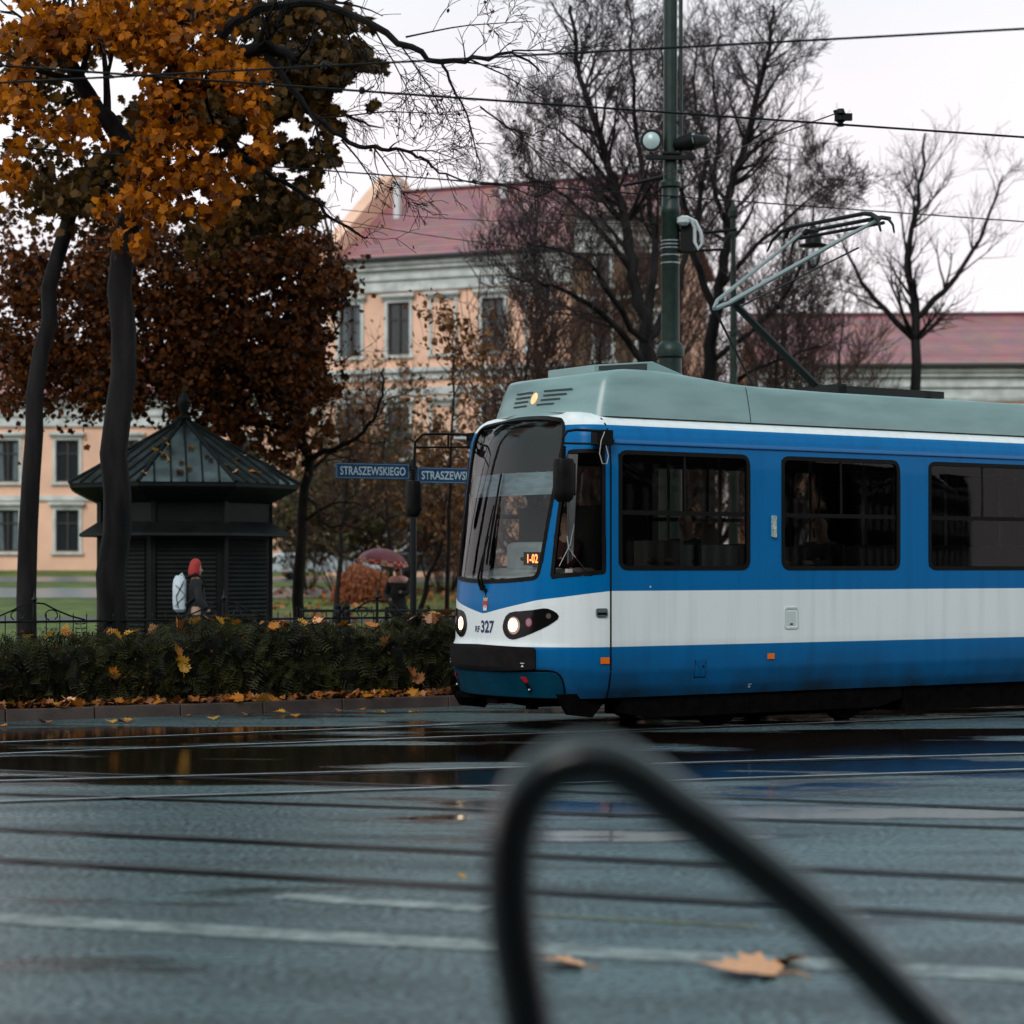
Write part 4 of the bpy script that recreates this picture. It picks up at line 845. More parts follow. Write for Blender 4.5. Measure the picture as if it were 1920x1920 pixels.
limb(T, Ps(Y, (1342, 590), (1305, 480), (1312, 380), (1322, 280), (1302, 180), (1312, 70), dY=.4), .10, .02, 29, 1.7, 4, nch=(3, 5), rmin=.005)
limb(T, Ps(Y, (1362, 440), (1340, 340), (1347, 250), (1336, 150), (1350, 50)), .07, .015, 21, 1.5, 4, nch=(3, 5), rmin=.005)
limb(T, Ps(Y, (1350, 540), (1420, 460), (1480, 410), (1530, 360), (1575, 335), dY=-.5), .07, .012, 21, 1.4, 4, nch=(3, 5), rmin=.005)
limb(T, Ps(Y, (1334, 680), (1425, 605), (1478, 545), (1518, 455), (1550, 400), dY=-.6), .07, .012, 21, 1.4, 4, nch=(3, 5), rmin=.005)
limb(T, Ps(Y, (1335, 760), (1400, 700), (1480, 670), (1560, 640), dY=-.5), .06, .012, 16, 1.3, 4, nch=(3, 5), rmin=.005)
finish(T, 'bare_tree', 'leafless tree whose tall stem forks above the roof housing, between the mast and the pantograph', m_bark, m_twig, 'leafless trees behind the tram')
T = Tree(); Y = 58
limb(T, Ps(Y, (1725, 1200), (1715, 800), (1720, 600), (1700, 480), (1720, 380), (1735, 250)), .20, .03, 26, 2.2, 3, start=.35)
limb(T, Ps(Y, (1718, 640), (1640, 560), (1600, 500), (1570, 440)), .10, .02, 14, 1.8, 3)
limb(T, Ps(Y, (1716, 600), (1790, 520), (1850, 420), (1880, 330)), .10, .02, 14, 1.8, 3)
finish(T, 'bare_tree', 'leafless tree standing alone beyond the pantograph at the far right', m_bark, m_twig, 'leafless trees behind the tram')
for (u, vt, Y, lab) in ((1130, 600, 54, 'small bare tree with many fine upright twigs in front of the townhouse'), (1275, 520, 60, 'small bare tree filling the gap behind the thick part of the mast'), (1460, 640, 56, 'low bare tree under the pantograph arms in front of the far house'), (990, 640, 50, 'small bare tree just above the nose of the tram'), (1345, 500, 66, 'dense bare tree right behind the slim green post'), (1215, 470, 70, 'dense twiggy tree between the townhouse end and the mast'), (1580, 590, 70, 'low bare tree in front of the long red roof at right'), (1268, 130, 62, 'tall fine twigged tree directly behind the upper part of the mast'), (1475, 330, 62, 'fine twigged tree behind the pantograph head'), (1010, 330, 64, 'fine twigged tree in front of the right half of the red roof')):
    T = Tree(); b_ = at(u, 1067, Y); b_.z = park_z(Y)-.1; H = at(u, vt, Y).z
    limb(T, [b_, b_+Vector((.1, 0, H*.35)), b_+Vector((-.1, .1, H*.7)), b_+Vector((.1, 0, H))], .12, .02, 60, 2.6, 3, up=.16, start=.12, nch=(4, 6), rmin=.009)
    finish(T, 'bare_tree', lab, m_bark, m_twig2, 'leafless trees behind the tram')
# saplings with a few brown leaves
m_brown = mat('brown_leaves', (.16, .055, .022), .6, island=1, var=.5, col2=(.30, .12, .03), trans=.3)
def sapling(u, Y, pts, lab, nleaf, r=.05, twigs=26, L=1.0, mx=2, cat='tree', size=.11, mt=None):
    T = Tree(); P = Ps(Y, *pts); limb(T, P, r, .01, twigs, L, mx, start=.3, rmin=.0035); t_ = finish(T, 'young_tree', lab, m_bark2, mt or m_twig2)
    tips = [random.choice(T.tips)+rv()*.12 for _ in range(nleaf)]; o = scatter('leaves', tips, size, oval_tpl(), m_brown, t_); return t_
sapling(845, 40, [(836, 1200), (840, 1000), (846, 850), (850, 740), (848, 640)], 'young tree with sparse russet leaves left of the tram roof', 620, .05, 34, 1.25)
sapling(912, 46, [(914, 1200), (912, 900), (910, 780), (907, 650)], 'thin straight sapling just left of the grey roof housing', 160, .045, 18, .8)
sapling(808, 44, [(782, 1190), (800, 1090), (822, 1040), (836, 960), (842, 900)], 'leaning young tree beside the street sign with rusty leaves', 700, .07, 30, 1.2)
sapling(640, 52, [(628, 1180), (640, 1000), (655, 850), (650, 740)], 'thin dark tree with tangled twigs in front of the lower windows', 350, .08, 46, 1.7, 3)
sapling(720, 56, [(735, 1180), (728, 980), (715, 860), (735, 740)], 'slender twiggy tree behind the two street sign plates', 500, .07, 46, 1.7, 3)
# shrubs
def shrub(u, Y, w, h, lab, m, nleaf, size, seedn, cat='shrub', nst=26, name='shrub'):
    random.seed(seedn); T = Tree(); c = at(u, 1067, Y); c.z = park_z(Y)-.03
    for _ in range(nst):
        a = random.uniform(0, 2*pi); d = Vector((cos(a)*w*random.uniform(.2, 1), sin(a)*w*random.uniform(.2, 1), h*random.uniform(.6, 1))); grow(T, c+Vector((cos(a)*.15*w, sin(a)*.15*w, 0)), d, d.length, .022, 1, 3, .3, .02, (3, 6))
    t_ = finish(T, name, lab, m_bark2, m_twig2, cat=cat); tips = [random.choice(T.tips)+rv()*.1 for _ in range(nleaf)]; scatter('foliage', tips, size, oval_tpl(), m, t_); return t_
m_olive = mat('olive_leaves', (.045, .04, .012), .6, island=1, var=.5, col2=(.10, .075, .02), trans=.2); m_rust = mat('rust_leaves', (.26, .075, .03), .6, island=1, var=.5, col2=(.50, .16, .06), trans=.3)
shrub(640, 68, 1.5, 3.6, 'tall olive green shrub right of the tree trunk by the kiosk', m_olive, 5200, .17, 21)
shrub(745, 72, 1.9, 4.4, 'dark olive shrub behind the red umbrella', m_olive, 6000, .17, 22)
shrub(835, 70, 1.5, 3.2, 'brownish shrub between the street sign and the tram nose', m_brown, 3000, .15, 23)
shrub(575, 72, 1.3, 3.2, 'low brownish shrub directly behind the thin tree trunk', m_brown, 2400, .15, 24)
def dome(u, Y, w, h, lab, m, nleaf, size, seedn):
    random.seed(seedn); c = at(u, 1067, Y); c.z = park_z(Y); t_ = thing('round_bush', lab, 'bush'); pts = []; dr = []
    T = Tree()
    for _ in range(90):
        d = rv(); d.z = abs(d.z); d.normalize(); e_ = c+Vector((d.x*w, d.y*w, d.z*h)); T.twig.tube([c, c.lerp(e_, .6)+Vector((0, 0, h*.12)), e_], [.02, .01, .004], 3, caps=False)
    T.twig.build('branches', m_twig2, t_, fix=False)
    for _ in range(nleaf):
        t_q = random.random()**.75; a_q = random.uniform(0, 2*pi); r_q = (1-t_q**3.4)**.5; d = Vector((r_q*cos(a_q), r_q*sin(a_q), t_q)); k_ = random.uniform(.82, 1.0)*(1+.08*sin(5*d.x+3*d.z)*cos(4*d.y)); pts.append(c+Vector((d.x*w*k_, d.y*w*k_, d.z*h*k_))); dr.append((d.x+random.gauss(0, .3), d.y, -.9+random.gauss(0, .3)))
    scatter('foliage', pts, size, oval_tpl(.22), m, t_, dirs=dr); return t_
dome(680, 63, .84, 1.05, 'rounded rust red bush left of the umbrella', m_rust, 7500, .11, 31)
# maple with brown leaves right of the kiosk
random.seed(5)
m_mbrown = mat('maple_brown', (.018, .007, .002), .6, island=1, var=.7, col2=(.17, .046, .006), trans=.3, spec=.2); m_mgreen = mat('maple_olive', (.025, .016, .004), .6, island=1, var=.5, col2=(.12, .055, .008), trans=.3, spec=.2)
m_orange = mat('maple_orange', (.10, .022, .002), .55, island=1, var=.45, col2=(.66, .20, .006), trans=.45, spec=.2)
T = Tree(); Y = 38
limb(T, Ps(Y, (553, 1240), (562, 1080), (570, 940), (573, 840), (566, 760), (560, 660), (540, 540)), .11, .05, 14, 1.6, 2, start=.45)
limb(T, Ps(Y, (572, 870), (600, 850), (640, 838), (690, 800), (715, 740), (720, 690), dY=-.2), .06, .015, 12, 1.0, 2)
limb(T, Ps(Y, (569, 930), (590, 945), (612, 985), (650, 985), (700, 1000), dY=-.2), .035, .010, 8, .8, 2)
limb(T, Ps(Y, (566, 980), (610, 950), (650, 942), (700, 955), dY=-.1), .03, .008, 8, .8, 2)
limb(T, Ps(Y, (565, 750), (500, 640), (430, 560), (370, 500), (300, 460), dY=-.4), .09, .02, 16, 1.5, 2)
limb(T, Ps(Y, (562, 700), (600, 560), (620, 480), (610, 400), dY=.2), .07, .02, 14, 1.3, 2)
limb(T, Ps(Y, (570, 820), (470, 780), (380, 740), (300, 700), dY=.3), .08, .02, 14, 1.4, 2)
limb(T, Ps(Y, (572, 850), (540, 760), (580, 690), (640, 600), (650, 540), dY=.1), .05, .015, 14, 1.2, 2)
mt = finish(T, 'maple_tree', 'maple with dense brown leaves and thin dark trunk right of the kiosk', m_bark2, m_bark2)
pts = []
for (u, v, ru, rv_, k) in ((420, 520, 95, 75, 2600), (520, 480, 75, 60, 1700), (600, 540, 50, 55, 1100), (450, 620, 110, 60, 2600), (380, 700, 70, 60, 1600), (500, 700, 90, 60, 2000), (560, 620, 60, 60, 1300), (570, 740, 60, 50, 800), (440, 780, 80, 45, 1100), (350, 600, 60, 90, 1500), (560, 830, 40, 50, 350), (630, 545, 35, 20, 380), (480, 850, 60, 40, 420), (200, 560, 130, 110, 3200), (120, 700, 140, 90, 2400), (260, 720, 90, 60, 1300), (40, 560, 90, 120, 2000), (500, 410, 55, 35, 700), (590, 460, 30, 25, 300), (235, 460, 110, 60, 1500), (600, 700, 35, 45, 260)):
    cl_ = [(random.gauss(0, .5), random.gauss(0, .5)) for _ in range(max(6, k//45))]
    for _ in range(int(k*1.6)):
        a, b_ = random.choice(cl_); g_ = .12 if random.random() < .72 else .45; p = at(u+ru*(a+random.gauss(0, g_)), v+rv_*(b_+random.gauss(0, g_)), Y+random.gauss(0, 1.0)); pts.append(p)
h_ = len(pts); random.shuffle(pts)
scatter('leaves', pts, .086, maple_tpl(), m_mbrown, mt)
# big maple with an orange crown in the upper left, trunk left of the kiosk
random.seed(8); T = Tree(); Y = 26
limb(T, Ps(Y, (205, 1290), (215, 1000), (225, 700), (238, 420), (265, 300), (325, 205), (365, 140), (440, 100), (520, 96), (560, 112)), .19, .06, 12, .9, 2, start=.6)
limb(T, Ps(Y, (500, 96), (560, 185), (600, 225), (655, 268), (715, 278), (765, 283), (800, 305), (835, 328), (905, 346), dY=.05), .05, .008, 12, .6, 2, up=-.03, nch=(2, 4))
limb(T, Ps(Y, (372, 135), (450, 30), (600, 5), (745, 75), (830, 115), (900, 108), (960, 98), (1010, 135), dY=-.05), .07, .010, 12, .8, 2, up=-.05, nch=(2, 4))
limb(T, Ps(Y, (828, 114), (850, 165), (875, 215), (890, 270), (905, 330)), .02, .005, 8, .45, 2, up=-.05, nch=(2, 4))
limb(T, Ps(Y, (565, 190), (590, 225), (598, 265), (622, 300), (640, 345)), .028, .006, 8, .45, 2, up=-.08, nch=(2, 4))
limb(T, Ps(Y, (250, 350), (370, 300), (440, 290), (510, 330), (580, 370), (640, 420), (690, 445), dY=.1), .06, .010, 12, .7, 2, up=-.06, nch=(2, 4))
limb(T, Ps(Y, (640, 262), (680, 310), (700, 350), (690, 400)), .014, .004, 6, .4, 2, up=-.08)
limb(T, Ps(Y, (380, 160), (400, 230), (415, 290), (430, 340)), .03, .008, 8, .5, 2, up=-.05)
limb(T, Ps(Y, (265, 300), (180, 200), (120, 100), (60, 0)), .14, .05, 14, 1.4, 2)
limb(T, Ps(Y, (325, 205), (330, 100), (360, 0), (380, -80)), .12, .05, 10, 1.2, 2)
for (a, b_) in (((760, 70), (1000, 40)), ((880, 110), (1060, 215)), ((700, 50), (800, 245)), ((650, 22), (720, 190)), ((900, 200), (1050, 330)), ((598, 222), (860, 215)), ((745, 76), (860, 260)), ((760, 283), (860, 300)), ((960, 95), (1090, 110)), ((700, 276), (770, 390)), ((900, 345), (1010, 372))):
    limb(T, Ps(Y, a, ((a[0]+b_[0])/2, (a[1]+b_[1])/2-8), b_), .012, .004, 14, .6, 2, up=-.06, nch=(3, 5), rmin=.004, kink=.7)
ot = finish(T, 'maple_tree', 'big maple with bright orange leaves overhanging the road in front of the kiosk', m_bark, m_bark)
pts = []
for (u, v, ru, rv_, k) in ((370, 110, 45, 38, 300), (430, 130, 40, 36, 260), (465, 180, 26, 36, 190), (488, 222, 22, 30, 160), (500, 268, 26, 28, 200), (480, 150, 30, 25, 120), (372, 270, 38, 34, 230), (375, 330, 44, 40, 320), (420, 360, 34, 32, 200), (400, 405, 22, 18, 60), (360, 190, 26, 14, 20), (345, 395, 20, 22, 50), (300, 130, 60, 70, 420), (200, 60, 90, 50, 380), (90, 40, 90, 50, 400), (290, 290, 55, 70, 380), (150, 240, 70, 40, 260), (40, 190, 60, 60, 260), (300, 20, 120, 40, 500), (290, 410, 40, 50, 180), (30, 330, 60, 40, 160), (230, 380, 40, 60, 140), (428, 310, 30, 22, 80)):
    cl_ = [(random.gauss(0, .6), random.gauss(0, .6)) for _ in range(max(5, k//18))]
    for _ in range(int(k*1.25)):
        a, b_ = random.choice(cl_); pts.append(at(u+ru*(a+random.gauss(0, .2)), v+rv_*(b_+random.gauss(0, .2)), Y-.5+random.gauss(0, .5)))
scatter('leaves', pts, .096, maple_tpl(), m_orange, ot)
few = [random.choice(T.tips)+rv()*.05 for _ in range(70)]; scatter('last_leaves', [p for p in few if p.x > -2.6], .05, oval_tpl(), m_mbrown, ot)
# darker maple behind it
random.seed(9); T = Tree(); Y = 31
limb(T, Ps(Y, (40, 1290), (60, 900), (90, 600), (130, 400), (250, 250), (400, 180), (520, 140), (620, 120)), .15, .05, 20, 1.3, 2, start=.4)
limb(T, Ps(Y, (400, 180), (430, 240), (470, 330), (540, 390), (590, 430)), .06, .012, 14, .9, 2, up=-.04)
limb(T, Ps(Y, (520, 140), (600, 190), (680, 230), (720, 240)), .04, .008, 12, .7, 2, up=-.03)
dt = finish(T, 'maple_tree', 'dark olive leaved maple behind the orange one, reaching across the sky', m_bark, m_bark)
pts = []
for (u, v, ru, rv_, k) in ((560, 110, 60, 32, 900), (640, 115, 48, 30, 620), (600, 155, 50, 25, 420), (540, 150, 40, 26, 300), (690, 130, 16, 10, 40), (400, 200, 50, 32, 650), (385, 240, 45, 30, 500), (620, 200, 34, 24, 150), (590, 235, 30, 22, 90), (560, 285, 30, 34, 160), (595, 310, 30, 18, 150), (590, 345, 22, 22, 120), (480, 330, 40, 40, 420), (520, 390, 46, 34, 520), (440, 420, 60, 34, 560), (370, 430, 40, 40, 300), (640, 235, 25, 14, 50), (500, 100, 30, 20, 150), (560, 400, 40, 26, 260), (300, 230, 80, 60, 700), (150, 350, 120, 80, 900), (60, 150, 90, 90, 700), (250, 60, 120, 60, 700), (560, 30, 110, 40, 700), (400, 20, 80, 40, 500), (700, 205, 14, 10, 22), (600, 110, 50, 26, 700), (660, 105, 30, 20, 300), (520, 200, 40, 30, 250), (420, 240, 40, 40, 400), (560, 200, 50, 20, 220), (610, 260, 24, 30, 120)):
    cl_ = [(random.gauss(0, .5), random.gauss(0, .5)) for _ in range(max(4, k//22))]
    for _ in range(k):
        a, b_ = random.choice(cl_); pts.append(at(u+ru*(a+random.gauss(0, .2)), v+rv_*(b_+random.gauss(0, .2)), Y+random.gauss(0, .7)))
scatter('leaves', pts, .125, maple_tpl(), m_mgreen, dt)
# ------------------------------------------------------------------ hedge with caught leaves, kerb litter
KL = [0]
for i in range(1, len(KERB)): KL.append(KL[-1]+(KERB[i]-KERB[i-1]).length)
K0 = KL[4]
def kpt(q, off, z=0):
    x = q+K0; i = min(max(bisect.bisect(KL, x)-1, 0), len(KERB)-2); t_ = (x-KL[i])/(KL[i+1]-KL[i]); p = KERB[i].lerp(KERB[i+1], t_); d = (KERB[i+1]-KERB[i]).normalized(); nn_ = Vector((-d.y, d.x, 0))
    if nn_.dot(KN) < 0 and nn_.x > 0: nn_ = -nn_
    p = p+nn_*off; return Vector((p.x, p.y, z))
random.seed(14)
def htop(q): return .96+.035*sin(q*1.7+1)+.03*sin(q*4.1)-(.08 if q < .8 else 0)*min(1, (.8-q)/.8 if q < .8 else 0)
hedge = thing('hedge', 'long dark green yew hedge behind the kerb, sprinkled with orange leaves', 'hedge')
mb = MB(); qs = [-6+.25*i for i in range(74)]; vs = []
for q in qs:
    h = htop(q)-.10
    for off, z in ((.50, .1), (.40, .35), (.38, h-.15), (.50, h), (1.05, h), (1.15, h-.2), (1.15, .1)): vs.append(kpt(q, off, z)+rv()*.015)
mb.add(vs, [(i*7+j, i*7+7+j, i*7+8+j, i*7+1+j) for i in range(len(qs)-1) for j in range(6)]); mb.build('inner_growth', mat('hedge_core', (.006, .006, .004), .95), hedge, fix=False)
ftv = []; ftf = []                                         # a drooping yew spray: stem with leaflets on both sides
for i in range(7):
    y = -.45+i*.14; zc = -.18*((i/6.)**2)
    for s_ in (-1, 1):
        k = len(ftv); ftv += [(0, y, zc), (s_*.17, y+.05, zc+.01), (s_*.20, y+.10, zc-.01), (s_*.02, y+.045, zc)]; ftf.append((k, k+1, k+2, k+3))
k = len(ftv); ftv += [(-.012, -.5, 0), (.012, -.5, 0), (.008, .5, -.2), (-.008, .5, -.2)]; ftf.append((k, k+1, k+2, k+3))
P_ = []; D_ = []
for _ in range(8200):
    q = random.uniform(-6, 12); h = htop(q); f = random.random()
    if f < .72: off = .34+random.uniform(-.07, .10); z = .13+(h-.13)*random.random()**.85; d = Vector((random.gauss(0, .5), -1.0+random.gauss(0, .3), -.9+random.gauss(0, .55)))
    else: off = random.uniform(.35, 1.15); z = h+random.uniform(-.10, .05); d = Vector((random.gauss(0, .8), -.5+random.gauss(0, .6), .25+random.gauss(0, .5)))
    P_.append(kpt(q, off, z)); D_.append(d)
m_yew = mat('yew_needles', (.010, .011, .003), .55, island=0, var=.6, scale=3.0, col2=(.045, .044, .009), spec=.2)
scatter('foliage', P_, .20, (ftv, ftf), m_yew, hedge, dirs=D_, svar=.6)
P2_ = [kpt(random.uniform(-6, 10), random.uniform(.27, .5), random.uniform(.2, .98)) for _ in range(1500)]; scatter('dead_leaves', P2_, .045, oval_tpl(.25), mat('dead_hedge_leaves', (.05, .022, .008), .8, island=1, var=.6, col2=(.16, .065, .015), spec=.1), hedge)
m_lf = [mat('fallen_yellow', (.62, .30, .035), .5, var=.2, scale=20, trans=.25), mat('fallen_orange', (.52, .17, .015), .5, var=.3, scale=20, trans=.25), mat('fallen_brown', (.26, .085, .02), .5, var=.3, scale=20), mat('fallen_pale', (.80, .36, .17), .45, var=.2, scale=20)]
def leaf_proto(m, curl):
    tv, tf = maple_tpl(); mb = MB(); mb.add([(x, y, z*curl+.10*curl*x*x) for x, y, z in tv]+[], tf)
    mb.tube([(0, -.5, 0), (.03, -.75, .05), (.02, -.95, .02)], .014, 4); return mb.build('fallen_leaf', m, None, fix=False)
protos = [leaf_proto(m, c_) for m, c_ in zip(m_lf, (1.2, .8, 1.6, .6))]; used = [False]*4
def put_leaf(p, size, rot, k, label, group):
    if label.startswith('*'):
        u = 960+p.x/p.y*F; pl = 'left of the kiosk' if u < 300 else 'in front of the red hooded person' if u < 420 else 'in front of the kiosk' if u < 540 else 'below the thin maple trunk' if u < 610 else 'in front of the rust red bush' if u < 715 else 'below the umbrella' if u < 790 else 'next to the tram nose'
        label = ('large ' if size > .14 else 'small ')+('yellow', 'orange', 'brown', 'pale')[k]+label[1:]+' '+pl
    o = protos[k]
    if used[k]: o = protos[k].copy(); C.objects.link(o)
    used[k] = True; o.location = p; o.rotation_euler = rot; o.scale = (size,)*3; return tag(o, label, 'leaf', group)
G1 = 'autumn leaves caught on top of the hedge'; G2 = 'autumn leaves lying along the kerb'
cl = [(.9, 4), (1.5, 4), (2.5, 3), (3.3, 4), (3.6, 2), (4.4, 4), (-.6, 4), (.3, 4), (-1.6, 4), (2.0, 3)]
for q0, k_ in cl:
    for _ in range(k_):
        q = q0+random.gauss(0, .22); off = random.uniform(.3, .75); put_leaf(kpt(q, off, htop(q)+.06+random.uniform(0, .03)), random.uniform(.10, .17), (random.gauss(.7, .4), random.gauss(0, .4), random.uniform(0, 6.28)), random.choice((0, 0, 1, 1, 2, 3)), '* leaf on top of the hedge', G1)
for q, z, k_ in ((.1, .62, 0), (.05, .74, 1), (.12, .55, 0), (3.1, .35, 2), (3.0, .42, 2), (2.7, .8, 2), (-.7, .5, 1)):
    put_leaf(kpt(q, .26, z), .15, (1.2, random.gauss(0, .4), random.uniform(0, 6.28)), k_, '* leaf on the hedge face', 'autumn leaves on the hedge face')
for _ in range(64):
    q = random.uniform(-4, 4.6) if random.random() < .6 else random.choice((.6, .9, 2.2, 2.5, -1.4))+random.gauss(0, .2); put_leaf(kpt(q, random.uniform(.04, .30), .145+random.uniform(0, .03)), random.uniform(.11, .18), (random.gauss(0, .45), random.gauss(0, .4), random.uniform(0, 6.28)), random.choice((0, 1, 1, 2, 2, 3)), '* leaf on the kerb', G2)
for _ in range(16):
    q = random.uniform(-3.5, 3.6); put_leaf(kpt(q, random.uniform(-.9, -.05), .016), random.uniform(.10, .15), (random.gauss(0, .12), random.gauss(0, .12), random.uniform(0, 6.28)), random.choice((0, 1, 2)), '* wet leaf below the kerb', 'wet leaves on the road edge')
pts = [kpt(random.uniform(-6, 9), random.uniform(.12, .42), .14+random.uniform(0, .035)) for _ in range(900)]
tag(scatter('leaf_litter', pts, .085, maple_tpl(), mat('litter_leaves', (.15, .045, .012), .6, island=1, var=.5, col2=(.42, .14, .03)), None, flat=.6), 'brown leaf litter packed between hedge and kerb', 'leaf litter', kind='stuff')
pts = []
for _ in range(2600):
    Y = random.uniform(34, 76); pts.append(Vector((random.uniform(-9, 4)*Y/50, Y, park_z(Y)+.02)))
tag(scatter('leaf_litter', pts, .13, maple_tpl(), MATS['litter_leaves'], None, flat=.5), 'fallen leaves strewn over the park lawn', 'leaf litter', kind='stuff')
put_leaf(ground(1045, 1803, .02), .20, (.15, .1, 1.4), 3, 'pale orange leaf on the road inside the dark hoop, by its upright leg', None)
put_leaf(ground(1385, 1815, .02), .31, (.08, -.05, 1.25), 3, 'large pale orange leaf on the road inside the hoop, under its slanting side', None)
put_leaf(ground(1455, 1803, .02), .20, (.1, .25, 2.3), 3, 'smaller pale leaf touching the large one on the road', None)
put_leaf(ground(865, 1641, .01), .05, (.5, .3, .4), 0, 'tiny bright leaf scrap on the road left of the hoop', None)
# ------------------------------------------------------------------ fence behind the hedge, railing, bollards
m_iron = mat('wrought_iron', (.005, .005, .005), .5, spec=.22)
fence = thing('iron_fence', 'low black wrought iron fence with scrolls rising behind the hedge', 'fence')
def run(off, q0, q1, z, r, name='rail', step=.4):
    mb = MB(); k = int((q1-q0)/step); mb.tube([kpt(q0+(q1-q0)*i/k, off, z) for i in range(k+1)], r, 6); return mb.build(name, m_iron, fence)
run(1.28, -5, 6.6, 1.045, .014); run(1.28, -5, 6.6, .45, .014)
mb = MB(); q = -5
while q < 6.5:
    p = kpt(q, 1.28); mb.tube([(p.x, p.y, .1), (p.x, p.y, 1.10)], [.007, .007], 4); mb.tube([(p.x, p.y, 1.10), (p.x, p.y, 1.15)], [.011, .001], 4); q += .16
mb.build('pickets', m_iron, fence)
for q in (-3.6, -1.3, 1.02, 3.05, 5.4):
    mb = MB(); p = kpt(q, 1.28); mb.tube([(p.x, p.y, .1), (p.x, p.y, 1.30)], .018, 8); mb.lathe([(.018, 1.27), (.032, 1.30), (.012, 1.34), (.002, 1.42)], (p.x, p.y, 0), 8); mb.build('post', m_iron, fence, smooth=True)
    mb = MB()
    for s_ in (-1, 1):
        mb.tube([kpt(q+s_*x, 1.28, z) for x, z in ((.02, 1.26), (.12, 1.25), (.25, 1.18), (.42, 1.11), (.6, 1.06))], .010, 6)
        mb.tube([kpt(q+s_*(.20+.075*cos(a)), 1.28, 1.12+.06*sin(a)) for a in [x*.6-1 for x in range(10)]], .008, 5)
    mb.build('scroll', m_iron, fence)
rail2 = thing('park_railing', 'single bar black railing along the lawn behind the hedge', 'railing'); A_, B_ = at(560, 1145, 36), at(880, 1145, 38.5)
mb = MB(); mb.tube([A_, B_], .025, 8); mb.build('rail', m_iron, rail2)
for i in range(5):
    p = A_.lerp(B_, i/4.); mb = MB(); mb.tube([(p.x, p.y, .1), (p.x, p.y, p.z+.06)], .03, 8); mb.build('post', m_iron, rail2)
for u, lab in ((634, 'slim black bollard behind the hedge, the one farther from the umbrella'), (650, 'slim black bollard behind the hedge, the one nearer the umbrella')):
    p = at(u, 1134, 30); mb = MB(); h = p.z; mb.lathe([(.07, .1), (.07, .2), (.05, .22), (.045, h-.12), (.06, h-.11), (.06, h-.08), (.045, h-.06), (.05, h-.02), (.02, h+.02)], (p.x, p.y, 0), 12); o = mb.build('bollard', m_iron, None, smooth=True); tag(o, lab, 'bollard', 'bollards behind the hedge')
# ------------------------------------------------------------------ kiosk
ks = thing('kiosk', 'dark octagonal street kiosk with pyramid metal roof and closed shutters', 'kiosk', (at(345, 1067, 35).x, 35, .12), R(10))
m_kd = mat('kiosk_paint', (.005, .006, .0055), .55, spec=.2, var=.3, scale=3); m_ks = mat('kiosk_shutter', (.013, .015, .014), .6, spec=.15, var=.2, scale=3); m_sheet = mat('wet_sheet_metal', (.075, .095, .095), .16, .6, var=.5, scale=2.5)
def octa(r, z): return [Vector((r*cos(pi/8+i*pi/4), r*sin(pi/8+i*pi/4), z)) for i in range(8)]
def loft(mb, rings_):
    k = len(rings_[0]); vs = [p for r_ in rings_ for p in r_]; fs = [(i*k+j, i*k+(j+1) % k, i*k+k+(j+1) % k, i*k+k+j) for i in range(len(rings_)-1) for j in range(k)]; mb.add(vs, fs)
mb = MB(); loft(mb, [octa(1.48, 0), octa(1.48, .35), octa(1.42, .36), octa(1.42, 2.78)]); mb.build('wall', m_kd, ks)
o8 = octa(1.42, 0)
for i in range(8):
    a, b_ = o8[i], o8[(i+1) % 8]; d = (b_-a); L_ = d.length; d.normalize(); nn_ = Vector((d.y, -d.x, 0)); mb = MB()
    Mx = Matrix(((d.x, nn_.x, 0, a.x), (d.y, nn_.y, 0, a.y), (0, 0, 1, 0), (0, 0, 0, 1)))
    for k in range(22): z = .50+k*.068; mb.add([Mx @ Vector(q) for q in ((.10, .012, z), (L_-.10, .012, z), (L_-.10, .035, z+.034), (.10, .035, z+.034), (L_-.10, .012, z+.066), (.10, .012, z+.066))], [(0,1,2,3), (3,2,4,5)])
    mb.build('shutter', m_ks, ks)
    mb = MB(); mb.box(0.0, .085, .0, .05, .36, 2.7, Mx); mb.build('corner_post', m_kd, ks, bevel=.01)
mb = MB(); loft(mb, [octa(1.44, 2.26), octa(1.74, 2.08), octa(1.75, 2.04), octa(1.42, 2.10)]); mb.build('canopy', m_kd, ks)
mb = MB(); loft(mb, [octa(1.44, 2.55), octa(1.84, 2.74), octa(1.90, 2.78), octa(1.90, 2.84)]); mb.build('eaves', m_kd, ks)
rf = MB(); ap = Vector((0, 0, 3.90)); e8 = octa(1.92, 2.845); rf.add(e8+[ap], [(i, (i+1) % 8, 8) for i in range(8)]); rfo = rf.build('roof', m_sheet, ks)
for i in range(8):
    mb = MB(); a, b_ = e8[i], e8[(i+1) % 8]; mb.tube([a+Vector((0,0,.01)), ap+Vector((0,0,.02))], .03, 6); mb.build('hip_rib', m_kd, rfo)
    for f in (.17, .34, .5, .66, .83):
        p = a.lerp(b_, f); top = (a if f < .5 else b_).lerp(ap, 1-2*abs(f-.5)) if abs(f-.5) > .01 else ap; q_ = p.lerp(ap, 0); k_ = 1-abs(f-.5)*2
        e_ = p+(ap-(a+b_)/2)*k_*.97; mb = MB(); mb.tube([p+Vector((0,0,.015)), e_+Vector((0,0,.015))], .017, 5); mb.build('seam_batten', m_kd, rfo)
mb = MB(); mb.lathe([(.10, 3.84), (.13, 3.92), (.05, 3.97), (.06, 4.02), (.105, 4.12), (.105, 4.20), (.06, 4.29), (.02, 4.33), (.012, 4.5)], (0, 0, 0), 14); mb.build('finial', m_kd, rfo, smooth=True)
for _ in range(9):
    u, v = random.choice(((352, 822), (360, 844), (378, 852), (372, 870), (398, 890), (346, 866), (440, 858), (480, 890), (385, 830))); 
pp = [(random.uniform(-1.2, 1.2), random.uniform(-1.75, -.5)) for _ in range(26)]
